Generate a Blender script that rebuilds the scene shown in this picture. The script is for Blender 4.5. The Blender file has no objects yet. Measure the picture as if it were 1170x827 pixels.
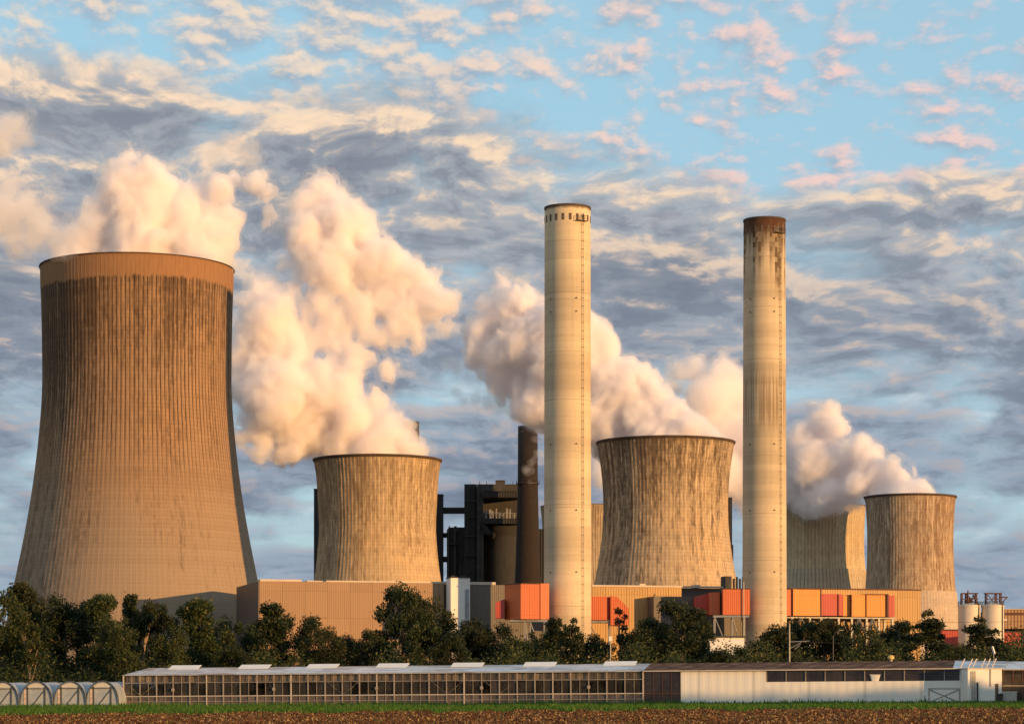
import bpy, bmesh, math, random
import numpy as np
from mathutils import Vector, Matrix, Euler

R = math.radians
SC = bpy.context.scene
COL = SC.collection

# ------------------------------------------------------------------ camera, sky, sun, exposure
FPX, CXP, HOR, HC = 2800.0, 585.0, 790.0, 1.7      # focal length in photo pixels, centre column, horizon row, eye height
cam_d = bpy.data.cameras.new('camera')
cam_d.sensor_width = 36.0
cam_d.lens = FPX / 1170.0 * 36.0
cam_d.shift_y = (HOR - 413.5) / 1170.0
cam_d.clip_start = 1.0
cam_d.clip_end = 60000.0
cam = bpy.data.objects.new('camera', cam_d)
cam.location = (0, 0, HC)
cam.rotation_euler = (R(90), 0, 0)
COL.objects.link(cam)
SC.camera = cam

SUN_EL, SUN_AZ = R(5.2), R(128.0)                   # low evening sun behind the camera's right shoulder
sun_d = bpy.data.lights.new('sun', 'SUN')
sun_d.energy = 5.0
sun_d.angle = R(0.5)
sun_d.color = (1.0, 0.545, 0.19)
sun = bpy.data.objects.new('sun', sun_d)
to_sun = Vector((math.sin(SUN_AZ) * math.cos(SUN_EL), math.cos(SUN_AZ) * math.cos(SUN_EL), math.sin(SUN_EL)))
sun.rotation_euler = to_sun.to_track_quat('Z', 'Y').to_euler()
COL.objects.link(sun)

SC.view_settings.view_transform = 'Standard'
SC.view_settings.look = 'None'
SC.view_settings.exposure = 0.15
SC.view_settings.gamma = 1.0
SC.view_settings.use_curve_mapping = False
SC.render.engine = 'CYCLES'
cy = SC.cycles
cy.use_denoising = True
try:
    cy.denoiser = 'OPENIMAGEDENOISE'
except Exception:
    pass
cy.max_bounces = 40
cy.diffuse_bounces = 3
cy.glossy_bounces = 3
cy.transmission_bounces = 4
cy.volume_bounces = 40
cy.transparent_max_bounces = 96
cy.caustics_reflective = False
cy.caustics_refractive = False
cy.sample_clamp_indirect = 6.0


class G:
    """small helper that writes shader nodes as expressions"""
    def __init__(s, nt):
        s.nt = nt

    def node(s, t, **props):
        n = s.nt.nodes.new(t)
        for k, v in props.items():
            setattr(n, k, v)
        return n

    def put(s, inp, v):
        if isinstance(v, bpy.types.NodeSocket):
            s.nt.links.new(v, inp)
        elif v is not None:
            if isinstance(v, (tuple, list)) and len(v) == 3 and inp.type == 'RGBA':
                v = (*v, 1.0)
            inp.default_value = v

    def m(s, op, a, b=None, c=None, clamp=False):
        n = s.node('ShaderNodeMath', operation=op, use_clamp=clamp)
        for i, v in enumerate((a, b, c)):
            if v is not None:
                s.put(n.inputs[i], v)
        return n.outputs[0]

    def add(s, a, b): return s.m('ADD', a, b)
    def sub(s, a, b): return s.m('SUBTRACT', a, b)
    def mul(s, a, b): return s.m('MULTIPLY', a, b)
    def div(s, a, b): return s.m('DIVIDE', a, b)

    def xyz(s, v):
        n = s.node('ShaderNodeSeparateXYZ')
        s.put(n.inputs[0], v)
        return n.outputs

    def vec(s, x, y, z=0.0):
        n = s.node('ShaderNodeCombineXYZ')
        for i, v in enumerate((x, y, z)):
            s.put(n.inputs[i], v)
        return n.outputs[0]

    def vadd(s, a, b):
        n = s.node('ShaderNodeVectorMath', operation='ADD')
        s.put(n.inputs[0], a)
        s.put(n.inputs[1], b)
        return n.outputs[0]

    def noise(s, v, scale=1.0, detail=4.0, rough=0.5, dist=0.0, dims='3D'):
        n = s.node('ShaderNodeTexNoise', noise_dimensions=dims)
        s.put(n.inputs['Vector'], v)
        s.put(n.inputs['Scale'], scale)
        s.put(n.inputs['Detail'], detail)
        s.put(n.inputs['Roughness'], rough)
        s.put(n.inputs['Distortion'], dist)
        return n.outputs[0]

    def white(s, v):
        n = s.node('ShaderNodeTexWhiteNoise', noise_dimensions='2D')
        s.put(n.inputs['Vector'], v)
        return n.outputs['Value']

    def smooth(s, x, a, b, lo=0.0, hi=1.0):
        n = s.node('ShaderNodeMapRange', interpolation_type='SMOOTHSTEP')
        s.put(n.inputs[0], x)
        for i, v in enumerate((a, b, lo, hi)):
            s.put(n.inputs[i + 1], v)
        return n.outputs[0]

    def mix(s, f, a, b, blend='MIX'):
        n = s.node('ShaderNodeMix', data_type='RGBA', blend_type=blend)
        s.put(n.inputs[0], f)
        s.put(n.inputs[6], a)
        s.put(n.inputs[7], b)
        return n.outputs[2]


# the sky: a Nishita sky with layers of cloud in it, all by direction
world = bpy.data.worlds.new('World')
SC.world = world
world.use_nodes = True
try:
    world.cycles.sampling_method = 'MANUAL'
    world.cycles.sample_map_resolution = 512
except Exception:
    pass


def build_sky():
    nt = world.node_tree
    g = G(nt)
    bg = nt.nodes['Background']
    STR = 0.12
    SEED_A = 41.7
    bg.inputs[1].default_value = STR
    sk = g.node('ShaderNodeTexSky', sky_type='NISHITA', sun_disc=False)
    sk.sun_elevation = SUN_EL
    sk.sun_rotation = SUN_AZ
    sk.air_density = 1.0
    sk.dust_density = 0.6
    sk.ozone_density = 1.0
    d = g.node('ShaderNodeTexCoord').outputs['Generated']
    dx, dy, dz = g.xyz(d)
    hor = g.m('SQRT', g.add(g.mul(dx, dx), g.mul(dy, dy)))
    e = g.div(dz, hor)                                   # tangent of the elevation
    az = g.div(dx, hor)
    ep = g.m('MAXIMUM', g.add(e, 0.19), 0.05)
    px = g.div(g.div(dx, hor), ep)
    py = g.mul(g.div(g.div(dy, hor), ep), 0.78)
    p = g.vec(px, py, 0.0)

    def c(r, gg, b):                                     # a radiance as it should leave the sky
        return (r / STR, gg / STR, b / STR)

    # clear air: the Nishita colour lifted to the thin, bright evening blue between the clouds
    air = g.mix(1.0, sk.outputs[0], (1.5, 2.3, 3.0, 1), 'MULTIPLY')
    air = g.mix(0.80, air, g.mix(g.smooth(e, 0.09, 0.26), c(.37, .50, .63), c(.335, .535, .650)))

    warp = g.node('ShaderNodeTexNoise', noise_dimensions='3D')
    g.put(warp.inputs['Vector'], p)
    warp.inputs['Scale'].default_value = 3.2
    warp.inputs['Detail'].default_value = 4.0
    wv = g.node('ShaderNodeVectorMath', operation='MULTIPLY_ADD')
    g.put(wv.inputs[0], warp.outputs['Color'])
    wv.inputs[1].default_value = (0.22, 0.14, 0)
    g.put(wv.inputs[2], p)
    q = wv.outputs[0]

    def field(off, scale, detail, rough, seed, v=None):
        return g.noise(g.vadd(v or q, (off[0] + seed, off[1] + seed * 1.7, seed)), scale, detail, rough)

    # the deck: a broad sheet of stratocumulus over the middle and lower sky, thinning out at the upper right
    right = g.smooth(az, -0.10, 0.14)
    top_edge = g.sub(0.265, g.mul(right, 0.045))
    cover = g.mul(g.smooth(g.sub(top_edge, e), -0.025, 0.030), g.smooth(e, 0.02, 0.10, 0.85, 1.0))
    big = field((0, 0), 3.0, 3.0, 0.5, SEED_A)
    med = field((0, 0), 8.5, 6.0, 0.56, SEED_A + 2.3)
    body = g.add(g.mul(big, 0.62), g.mul(med, 0.38))
    den = g.smooth(g.add(body, g.mul(g.sub(cover, 1.0), 0.30)), 0.335, 0.51)
    thick = g.smooth(g.add(body, g.mul(g.sub(cover, 1.0), 0.30)), 0.45, 0.66)
    # light catches the upper, sunward edges
    bigb = field((0.014, -0.050), 3.0, 3.0, 0.5, SEED_A)
    medb = field((0.008, -0.024), 8.5, 6.0, 0.56, SEED_A + 2.3)
    rise = g.add(g.mul(g.sub(big, bigb), 0.55), g.mul(g.sub(med, medb), 1.35))
    lit = g.smooth(rise, 0.012, 0.18)
    dark = g.smooth(rise, 0.03, -0.13)
    s_hi = g.mix(thick, c(.385, .41, .445), c(.225, .250, .298))
    s_lo = g.mix(thick, c(.30, .365, .45), c(.160, .200, .280))
    shade = g.mix(g.smooth(e, 0.09, 0.20), s_lo, s_hi)
    shade = g.mix(g.mul(dark, 0.62), shade, c(.145, .174, .232))
    warm = g.mix(g.smooth(e, 0.07, 0.23), c(.47, .40, .39), c(.93, .69, .48))
    fray = g.noise(q, 34.0, 5.0, 0.62)
    deck = g.mix(g.mul(g.mul(lit, g.smooth(fray, 0.22, 0.62, 0.62, 1.0)), g.smooth(e, 0.05, 0.24, 0.45, 0.95)), shade, warm)

    # puffs in the clear upper part
    qq = g.vadd(p, (0.0, 0.0, 0.0))
    wp = g.node('ShaderNodeVectorMath', operation='MULTIPLY_ADD')
    g.put(wp.inputs[0], warp.outputs['Color'])
    wp.inputs[1].default_value = (0.05, 0.03, 0)
    g.put(wp.inputs[2], p)
    wq = g.node('ShaderNodeVectorMath', operation='MULTIPLY')
    g.put(wq.inputs[0], wp.outputs[0])
    wq.inputs[1].default_value = (1.0, 0.92, 1.0)
    n2 = field((0, 0), 19.0, 6.0, 0.55, 8.4, wq.outputs[0])
    n2b = field((0.004, -0.011), 19.0, 6.0, 0.55, 8.4, wq.outputs[0])
    cov2 = g.noise(g.vadd(p, (5.0, 2.0, 0.0)), 5.0, 2.0, 0.5)
    more = g.mul(g.smooth(az, 0.05, -0.15), 0.08)
    f2 = g.add(g.add(n2, more), g.mul(g.sub(cov2, 0.5), 0.36))
    d2 = g.smooth(g.sub(f2, g.mul(right, 0.006)), 0.420, 0.65)
    grain = g.noise(wq.outputs[0], 60.0, 4.0, 0.6)
    lit2 = g.mul(g.smooth(g.sub(n2, n2b), -0.10, 0.11), g.smooth(grain, 0.15, 0.65, 0.75, 1.0))
    col2 = g.mix(lit2, g.mix(0.35, c(.30, .345, .43), air), g.mix(right, c(.84, .66, .50), c(.84, .58, .52)))

    col = g.mix(g.mul(d2, g.smooth(e, 0.10, 0.19, 0.0, 0.92)), air, col2)
    # bright thin veils in the gaps low down
    veil = g.noise(g.vec(g.mul(px, 1.0), g.mul(py, 1.9), 4.0), 6.5, 6.0, 0.62)
    col = g.mix(g.mul(g.smooth(veil, 0.50, 0.70), g.smooth(e, 0.20, 0.13, 0.0, 0.6)), col, c(.70, .76, .78))
    col = g.mix(den, col, deck)
    # air near the horizon
    col = g.mix(g.smooth(e, 0.085, 0.0, 0.0, 0.70), col, c(.29, .37, .48))
    nt.links.new(col, bg.inputs[0])


build_sky()


# ------------------------------------------------------------------ helpers
def P(px, py, D):
    """the point that photo pixel (px, py) shows at distance D"""
    return Vector(((px - CXP) / FPX * D, D, HC + (HOR - py) / FPX * D))


def X(px, D): return (px - CXP) / FPX * D
def Z(py, D): return HC + (HOR - py) / FPX * D
def S(n, D): return n / FPX * D


def sstep(a, b, x):
    t = min(1.0, max(0.0, (x - a) / (b - a)))
    return t * t * (3 - 2 * t)


def ground(x, y):
    """the land rises a little to the right in front of the trees"""
    return 0.0063 * max(-140.0, min(140.0, x)) * (1.0 - sstep(345.0, 420.0, y)) * sstep(20.0, 160.0, y)


def finish(o, label=None, cat=None, group=None, kind=None):
    if label: o['label'] = label
    if cat: o['category'] = cat
    if group: o['group'] = group
    if kind: o['kind'] = kind
    return o


def thing(name, label, cat, loc=(0, 0, 0), rz=0.0, group=None, rot=None):
    o = bpy.data.objects.new(name, None)
    o.empty_display_size = 1.0
    o.location = loc
    o.rotation_euler = rot if rot else (0, 0, rz)
    COL.objects.link(o)
    return finish(o, label, cat, group)


class MB:
    """collects shapes and links them as ONE mesh"""
    def __init__(s):
        s.v, s.f, s.uv = [], [], []

    def raw(s, vs, fs, uvs=None):
        b = len(s.v)
        s.v += [tuple(v) for v in vs]
        s.f += [tuple(i + b for i in f) for f in fs]
        if uvs is not None:
            s.uv += uvs
        return s

    def box(s, x0, x1, y0, y1, z0, z1):
        vs = [(x, y, z) for z in (z0, z1) for y in (y0, y1) for x in (x0, x1)]
        return s.raw(vs, [(0, 2, 3, 1), (4, 5, 7, 6), (0, 1, 5, 4), (2, 6, 7, 3), (0, 4, 6, 2), (1, 3, 7, 5)])

    def prism(s, poly, z0, z1):
        n = len(poly)
        vs = [(x, y, z0) for x, y in poly] + [(x, y, z1) for x, y in poly]
        fs = [tuple(reversed(range(n))), tuple(range(n, 2 * n))]
        fs += [(i, (i + 1) % n, n + (i + 1) % n, n + i) for i in range(n)]
        return s.raw(vs, fs)

    def prism_y(s, poly, y0, y1):
        """outline in x,z pushed through y"""
        n = len(poly)
        vs = [(x, y0, z) for x, z in poly] + [(x, y1, z) for x, z in poly]
        fs = [tuple(range(n)), tuple(reversed(range(n, 2 * n)))]
        fs += [(i, n + i, n + (i + 1) % n, (i + 1) % n) for i in range(n)]
        return s.raw(vs, fs)

    def tube(s, pts, rad, n=6):
        pts = [Vector(p) for p in pts]
        rads = rad if isinstance(rad, (list, tuple)) else [rad] * len(pts)
        vs, fs = [], []
        for i, p in enumerate(pts):
            t = (pts[min(i + 1, len(pts) - 1)] - pts[max(i - 1, 0)]).normalized()
            a = Vector((0, 0, 1)) if abs(t.z) < 0.9 else Vector((1, 0, 0))
            u = t.cross(a).normalized()
            w = t.cross(u)
            for k in range(n):
                an = 2 * math.pi * k / n
                vs.append(p + (u * math.cos(an) + w * math.sin(an)) * rads[i])
        for i in range(len(pts) - 1):
            for k in range(n):
                a, b = i * n + k, i * n + (k + 1) % n
                fs.append((a, b, b + n, a + n))
        fs.append(tuple(range(n)))
        fs.append(tuple(reversed(range((len(pts) - 1) * n, len(pts) * n))))
        return s.raw(vs, fs)

    def bar(s, a, b, w):
        return s.tube([a, b], w * 0.7071, 4)

    def build(s, name, mat, parent=None, smooth=False, loc=None):
        me = bpy.data.meshes.new(name)
        me.from_pydata(s.v, [], s.f)
        if s.uv and len(s.uv) == len(s.f):
            ul = me.uv_layers.new(name='UVMap')
            ul.data.foreach_set('uv', [c for f in s.uv for uv in f for c in uv])
        me.materials.append(mat)
        if smooth:
            me.polygons.foreach_set('use_smooth', [True] * len(me.polygons))
        me.update()
        o = bpy.data.objects.new(name, me)
        COL.objects.link(o)
        if parent:
            o.parent = parent
        if loc:
            o.location = loc
        return o


def lathe(profile, nseg, ribs=0, rib_h=0.0, rib_w=0.3, H=None, flip=False):
    """a turned shell with u round it (seam at the back) and v up it; ribs run up it when asked"""
    H = H or max(z for r, z in profile)
    angs = []
    if ribs:
        for k in range(ribs):
            for f, h in ((0.0, 0.0), (0.02, rib_h), (rib_w, rib_h), (rib_w + 0.02, 0.0)):
                angs.append(((k + f) / ribs, h))
    else:
        angs = [(k / nseg, 0.0) for k in range(nseg)]
    n = len(angs)
    vs, fs, uvs = [], [], []
    for r, z in profile:
        for u, h in angs:
            a = 2 * math.pi * u + math.pi / 2
            vs.append((math.cos(a) * (r + h), math.sin(a) * (r + h), z))
    us = [a[0] for a in angs] + [1.0]
    for i in range(len(profile) - 1):
        v0, v1 = profile[i][1] / H, profile[i + 1][1] / H
        for k in range(n):
            a, b = i * n + k, i * n + (k + 1) % n
            f = (a, b, b + n, a + n)
            t = [(us[k], v0), (us[k + 1], v0), (us[k + 1], v1), (us[k], v1)]
            if flip:
                f, t = f[::-1], t[::-1]
            fs.append(f)
            uvs.append(t)
    return vs, fs, uvs


def interp(keys, x):
    """smooth curve through (x, value) keys"""
    xs = [k[0] for k in keys]
    if x <= xs[0]: return keys[0][1]
    if x >= xs[-1]: return keys[-1][1]
    i = max(j for j in range(len(xs)) if xs[j] <= x)
    i = min(i, len(xs) - 2)
    p0, p1, p2, p3 = keys[max(i - 1, 0)], keys[i], keys[i + 1], keys[min(i + 2, len(keys) - 1)]
    h = p2[0] - p1[0]
    m1 = (p2[1] - p0[1]) / (p2[0] - p0[0])
    m2 = (p3[1] - p1[1]) / (p3[0] - p1[0])
    t = (x - p1[0]) / h
    return ((2*t**3 - 3*t*t + 1) * p1[1] + (t**3 - 2*t*t + t) * h * m1 + (-2*t**3 + 3*t*t) * p2[1] + (t**3 - t*t) * h * m2)


# ------------------------------------------------------------------ materials
def new_mat(name):
    m = bpy.data.materials.new(name)
    m.use_nodes = True
    return m, G(m.node_tree), m.node_tree.nodes['Principled BSDF']


def plain(name, col, rough=0.7, metal=0.0, var=0.25, scale=0.6, bump=0.0, stretch=(1, 1, 1)):
    """one colour with weathering: broad blotches and fine grain"""
    m, g, b = new_mat(name)
    co = g.node('ShaderNodeTexCoord').outputs['Object']
    mp = g.node('ShaderNodeMapping')
    g.put(mp.inputs[0], co)
    mp.inputs['Scale'].default_value = stretch
    n1 = g.noise(mp.outputs[0], scale, 5, 0.6)
    n2 = g.noise(mp.outputs[0], scale * 9, 3, 0.6)
    f = g.add(g.mul(n1, 0.65), g.mul(n2, 0.35))
    lo = tuple(c * (1 - var) for c in col)
    hi = tuple(min(1.0, c * (1 + var)) for c in col)
    g.put(b.inputs['Base Color'], g.mix(g.smooth(f, 0.3, 0.7), lo, hi))
    b.inputs['Roughness'].default_value = rough
    b.inputs['Metallic'].default_value = metal
    if bump:
        bp = g.node('ShaderNodeBump')
        bp.inputs['Strength'].default_value = 1.0
        bp.inputs['Distance'].default_value = bump
        g.put(bp.inputs['Height'], f)
        g.put(b.inputs['Normal'], bp.outputs[0])
    return m


def corrugated(name, col, pitch=1.2, depth=0.12, rough=0.55, var=0.12, panel=6.0):
    """trapezoid sheet cladding: ribs by bump along local x (or y on end walls), panel joints and stains"""
    m, g, b = new_mat(name)
    co = g.node('ShaderNodeTexCoord').outputs['Object']
    x, y, z = g.xyz(co)
    s = g.add(x, y)
    w = g.m('PINGPONG', s, pitch / 2)
    w = g.smooth(w, pitch * 0.15, pitch * 0.35)
    joint = g.m('LESS_THAN', g.m('FRACT', g.div(s, panel)), 0.05)
    hj = g.m('LESS_THAN', g.m('FRACT', g.div(z, 7.0)), 0.025)
    st = g.noise(g.vec(g.mul(s, 1.3), g.mul(z, 0.12), 0.0), 1.0, 4, 0.6)
    pan = g.white(g.vec(g.m('FLOOR', g.div(s, panel)), g.m('FLOOR', g.div(z, 7.0))))
    f = g.add(g.mul(g.sub(st, 0.5), 2 * var), g.mul(g.sub(pan, 0.5), var))
    lo = tuple(c * (1 - 2 * var) for c in col)
    hi = tuple(c * (1 + 2 * var) for c in col)
    cc = g.mix(g.smooth(f, -0.3 * var * 4, 0.3 * var * 4), lo, hi)
    cc = g.mix(g.mul(g.m('MAXIMUM', joint, hj), 0.30), cc, tuple(c * 0.4 for c in col))
    g.put(b.inputs['Base Color'], cc)
    b.inputs['Roughness'].default_value = rough
    bp = g.node('ShaderNodeBump')
    bp.inputs['Strength'].default_value = 1.0
    bp.inputs['Distance'].default_value = depth
    g.put(bp.inputs['Height'], w)
    g.put(b.inputs['Normal'], bp.outputs[0])
    return m


def shell_concrete(name, base, dark, ribs, lifts, amt=0.7, thr=0.5, top=0.0, groove=0.5, topband=None, seed=0.0,
                   lowpale=None, blotch=0.5, west_shade=0.0, pale=0.0, lowgrey=None, vs=4.0, grid=0.16, fade=(0.35, 0.9)):
    """weathered ribbed concrete of a cooling tower, laid out round and up the shell"""
    m, g, b = new_mat(name)
    uv = g.node('ShaderNodeUVMap', uv_map='UVMap').outputs[0]
    u, v, _ = g.xyz(uv)
    cell = g.white(g.vec(g.m('FLOOR', g.mul(u, ribs)), g.m('FLOOR', g.add(g.mul(v, lifts), seed))))
    col_ = g.white(g.vec(g.m('FLOOR', g.mul(u, ribs)), seed + 0.5))
    streak = g.noise(g.vec(g.mul(u, ribs * 0.8), g.mul(v, vs), seed), 1.0, 5, 0.66)
    fine = g.noise(g.vec(g.mul(u, ribs * 2.2), g.mul(v, 26.0), seed + 4), 1.0, 4, 0.65)
    broad = g.noise(g.vec(g.mul(u, 11.0), g.mul(v, 3.2), seed + 9), 1.0, 4, 0.55)
    f = g.add(g.mul(streak, 0.52), g.mul(broad, blotch))
    f = g.add(f, g.mul(g.sub(cell, 0.5), 0.07))
    f = g.add(f, g.mul(g.sub(col_, 0.5), 0.13))
    f = g.add(f, g.mul(g.sub(fine, 0.5), 0.42))
    f = g.add(f, g.mul(g.smooth(v, 0.45, 1.0), top))
    if west_shade:
        f = g.add(f, g.mul(g.smooth(g.add(u, g.mul(g.sub(broad, .5), .25)), .56, .30), west_shade))  # left flank painted darker for its shaded side, broken up like stains
    dirt_and_shade = g.smooth(f, thr - 0.13, thr + 0.16)
    # dirt gathers along the ribs
    fr = g.m('FRACT', g.mul(u, ribs))
    gr = g.smooth(g.m('PINGPONG', g.add(fr, 0.33), 0.5), 0.20, 0.02)
    gr = g.mul(gr, g.mul(g.smooth(v, fade[0], fade[1], 0.12, 1.0), g.smooth(g.add(streak, g.mul(g.smooth(v, 0.35, 0.9), top)), 0.30, 0.62, 0.35, 1.0)))
    hue = g.noise(g.vec(g.mul(u, 8.0), g.mul(v, 5.0), seed + 17), 1.0, 3, 0.5)
    bc = g.mix(g.smooth(hue, 0.35, 0.65), base, tuple(c * k for c, k in zip(base, (1.12, 1.04, 0.92))))
    bc = g.mix(g.smooth(fine, 0.3, 0.75), bc, tuple(c * 0.78 for c in base))
    if lowgrey:
        bc = g.mix(g.smooth(g.add(v, g.mul(g.sub(broad, .5), .25)), .62, .30, 0.0, .9), bc, lowgrey)
    if lowpale:
        bc = g.mix(g.smooth(v, lowpale + 0.004, lowpale - 0.004), bc, tuple(min(1, c * 1.35) for c in base))
    cc = g.mix(g.mul(dirt_and_shade, amt), bc, dark)
    if pale:
        fl = g.noise(g.vec(g.mul(u, ribs * 1.3), g.mul(v, 9.0), seed + 31), 1.0, 4, 0.7)
        cc = g.mix(g.mul(g.smooth(fl, .55, .68), pale), cc, tuple(min(1.0, c * 1.45) for c in base))
    cc = g.mix(g.mul(gr, groove), cc, tuple(c * 0.55 for c in dark))
    seam = g.m('LESS_THAN', g.m('FRACT', g.mul(v, lifts)), 0.10)
    lift = g.white(g.vec(g.m('FLOOR', g.mul(v, lifts)), seed + 2.2))
    cc = g.mix(g.mul(seam, g.mul(g.add(grid, g.mul(lift, grid)), g.smooth(v, .15, .6, .45, 1.0))), cc, dark)
    cc = g.mix(g.mul(g.sub(lift, .3), .22), cc, tuple(c * 0.55 for c in base))
    zone = g.noise(g.vec(g.mul(v, 7.0), seed, 1.0), 1.0, 3, 0.6)
    cc = g.mix(g.smooth(zone, .52, .68, 0.0, .28), cc, tuple(c * 0.55 for c in base))
    if topband:
        edge = g.add(v, g.mul(g.sub(g.noise(g.vec(g.mul(u, 34.0), seed, 2.0), 1.0, 3, 0.7), 0.5), 0.030))
        edge = g.add(edge, g.mul(g.sub(g.noise(g.vec(g.mul(u, 4.0), seed, 7.0), 1.0, 2, 0.5), 0.5), 0.035))
        tb = g.smooth(edge, topband[0] - 0.004, topband[0] + 0.004)
        cc = g.mix(tb, cc, g.mix(g.smooth(fine, 0.2, 0.9), topband[1], tuple(c * 0.72 for c in topband[1])))
    g.put(b.inputs['Base Color'], cc)
    b.inputs['Roughness'].default_value = 0.92
    b.inputs['Specular IOR Level'].default_value = 0.2
    return m


def steam_mat(name, dens, aniso=0.0, col=(1.0, 0.987, 0.986)):
    m = bpy.data.materials.new(name)
    m.use_nodes = True
    nt = m.node_tree
    nt.nodes.remove(nt.nodes['Principled BSDF'])
    v = nt.nodes.new('ShaderNodeVolumePrincipled')
    v.inputs['Color'].default_value = (*col, 1)
    v.inputs['Density'].default_value = dens
    v.inputs['Anisotropy'].default_value = aniso
    nt.links.new(v.outputs[0], nt.nodes['Material Output'].inputs['Volume'])
    return m


# ------------------------------------------------------------------ the ground
def build_ground():
    xs = [-30000, -12000, -5000, -2000, -900, -450, -250] + list(range(-160, 161, 5)) + [250, 450, 900, 2000, 5000, 12000, 30000]
    ys = [-30000, -8000, -2000, -500, -100, 0, 20, 50] + list(range(80, 460, 5)) + [520, 640, 800, 1100, 1800, 4000, 10000, 40000]
    vs = [(x, y, ground(x, y)) for y in ys for x in xs]
    n = len(xs)
    fs = [(j * n + i, j * n + i + 1, (j + 1) * n + i + 1, (j + 1) * n + i) for j in range(len(ys) - 1) for i in range(n - 1)]
    m, g, b = new_mat('soil')
    co = g.node('ShaderNodeTexCoord').outputs['Object']
    x, y, z = g.xyz(co)
    n1 = g.noise(g.vec(g.mul(x, 1.0), g.mul(y, 0.5)), 0.9, 6, 0.65)
    n2 = g.noise(g.vec(x, g.mul(y, 0.25), 3.0), 3.5, 4, 0.7)
    soil = g.mix(g.smooth(n1, 0.35, 0.65), (.075, .038, .022), (.15, .080, .044))
    soil = g.mix(g.smooth(n2, 0.56, 0.72), soil, (.36, .25, .13))
    grass = g.mix(g.smooth(n1, 0.35, 0.65), (.035, .070, .012), (.070, .115, .025))
    edge = g.add(y, g.mul(g.sub(g.noise(g.vec(g.mul(x, 0.3), 0.0, 0.0), 1.0, 4, 0.6), 0.5), 10.0))
    cc = g.mix(g.smooth(edge, 213.0, 217.0), soil, grass)
    far = g.smooth(y, 470.0, 500.0)
    cc = g.mix(far, cc, (.09, .085, .07))
    g.put(b.inputs['Base Color'], cc)
    b.inputs['Roughness'].default_value = 1.0
    b.inputs['Specular IOR Level'].default_value = 0.05
    bp = g.node('ShaderNodeBump')
    bp.inputs['Distance'].default_value = 0.25
    g.put(bp.inputs['Height'], g.add(n1, n2))
    g.put(b.inputs['Normal'], bp.outputs[0])
    o = MB().raw(vs, fs).build('ground', m, smooth=True)
    finish(o, 'flat field of brown ploughed soil with a grass margin', 'ground', kind='structure')


build_ground()

# ------------------------------------------------------------------ cooling towers
MAT_RIM = plain('rim concrete', (.075, .052, .04), 0.9, var=0.35, scale=0.25)
MAT_INNER = plain('inner shell', (.20, .17, .14), 0.9, var=0.3, scale=0.08)


def cooling_tower(px, D, keys, mat, ribs, rib_h, rib_w, label, lip=0.0, collar=None, group='cooling towers of the power station'):
    """keys: (photo row, half width in photo pixels) from the top down to the ground"""
    top = Z(keys[0][0], D)
    prof = sorted((Z(r, D), S(w, D)) for r, w in keys)
    prof = [(0.0, prof[0][1])] + [p for p in prof if p[0] > 0.5]
    t = thing('cooling_tower', label, 'cooling tower', (X(px, D), D, 0.0), group=group)
    n = 44
    p = [(interp(prof, top * i / n), top * i / n) for i in range(n + 1)]
    vs, fs, uv = lathe(p, 0, ribs, rib_h, rib_w, top)
    MB().raw(vs, fs, uv).build('shell', mat, t)
    pin = [(r - 1.1 + 0.6 * (z / top), z) for r, z in p]
    vs, fs, uv = lathe(pin, 120, H=top, flip=True)
    MB().raw(vs, fs, uv).build('inner_wall', MAT_INNER, t, smooth=True)
    rt = p[-1][0]
    h = 0.25
    ring = [(rt - 0.55, top), (rt + 0.35 + lip, top), (rt + 0.35 + lip, top + h), (rt - 0.55, top + h), (rt - 0.55, top)]
    if lip:
        ring = [(rt - 0.55, top), (rt + 0.2, top - .6), (rt + lip, top - 0.1), (rt + lip, top + h), (rt - 0.55, top + h), (rt - 0.55, top)]
    vs, fs, uv = lathe(ring, 160, H=top)
    MB().raw(vs, fs, uv).build('rim', MAT_RIM, t)
    if collar:
        zc, out, cmat = Z(collar[0], D), collar[1], collar[2]
        q = [(interp(prof, zc * i / 14) + out + 0.7 * (1 - i / 14), zc * i / 14) for i in range(15)]
        q.append((interp(prof, zc) + 0.02, zc + 0.02))
        vs, fs, uv = lathe(q, 0, ribs, rib_h, rib_w, zc)
        MB().raw(vs, fs, uv).build('base_collar', cmat, t)
    return t


DT1 = 708.0
M1 = shell_concrete('brown tower shell', (.350, .225, .135), (.052, .032, .022), 140, 110, amt=0.78, thr=0.63, top=0.20, groove=1.0, west_shade=0.13, grid=0.22, fade=(0.38, 0.66), lowgrey=(.31, .235, .165), vs=6.0,
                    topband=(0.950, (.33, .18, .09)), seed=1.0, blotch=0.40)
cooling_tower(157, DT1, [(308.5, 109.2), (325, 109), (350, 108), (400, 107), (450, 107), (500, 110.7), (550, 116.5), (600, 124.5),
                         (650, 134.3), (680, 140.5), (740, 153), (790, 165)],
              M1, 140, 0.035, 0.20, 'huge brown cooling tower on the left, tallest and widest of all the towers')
DT2 = 800.0
M2 = shell_concrete('gold tower shell', (.56, .42, .26), (.16, .098, .052), 96, 70, vs=10.0, blotch=.42, amt=0.72, thr=0.575, pale=.5, top=0.12, groove=0.45, seed=2.3, grid=.22, west_shade=.06)
cooling_tower(431.3, DT2, [(526, 72.3), (533, 71.3), (545, 69.6), (565, 68.2), (590, 66.9), (605, 66.6), (625, 67.8), (645, 69.8), (664, 72.5),
                           (720, 82), (790, 95)],
              M2, 96, 0.06, 0.3, 'golden cooling tower with dark flared lip behind the tan hall, left of the boiler house', lip=0.5)
DT3 = 820.0
M3 = shell_concrete('streaked tower shell', (.55, .42, .275), (.075, .048, .032), 104, 74, vs=10.0, blotch=.46, amt=0.84, thr=0.575, top=0.13, pale=.5, groove=0.5, seed=5.2, grid=.24, west_shade=.05)
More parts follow.
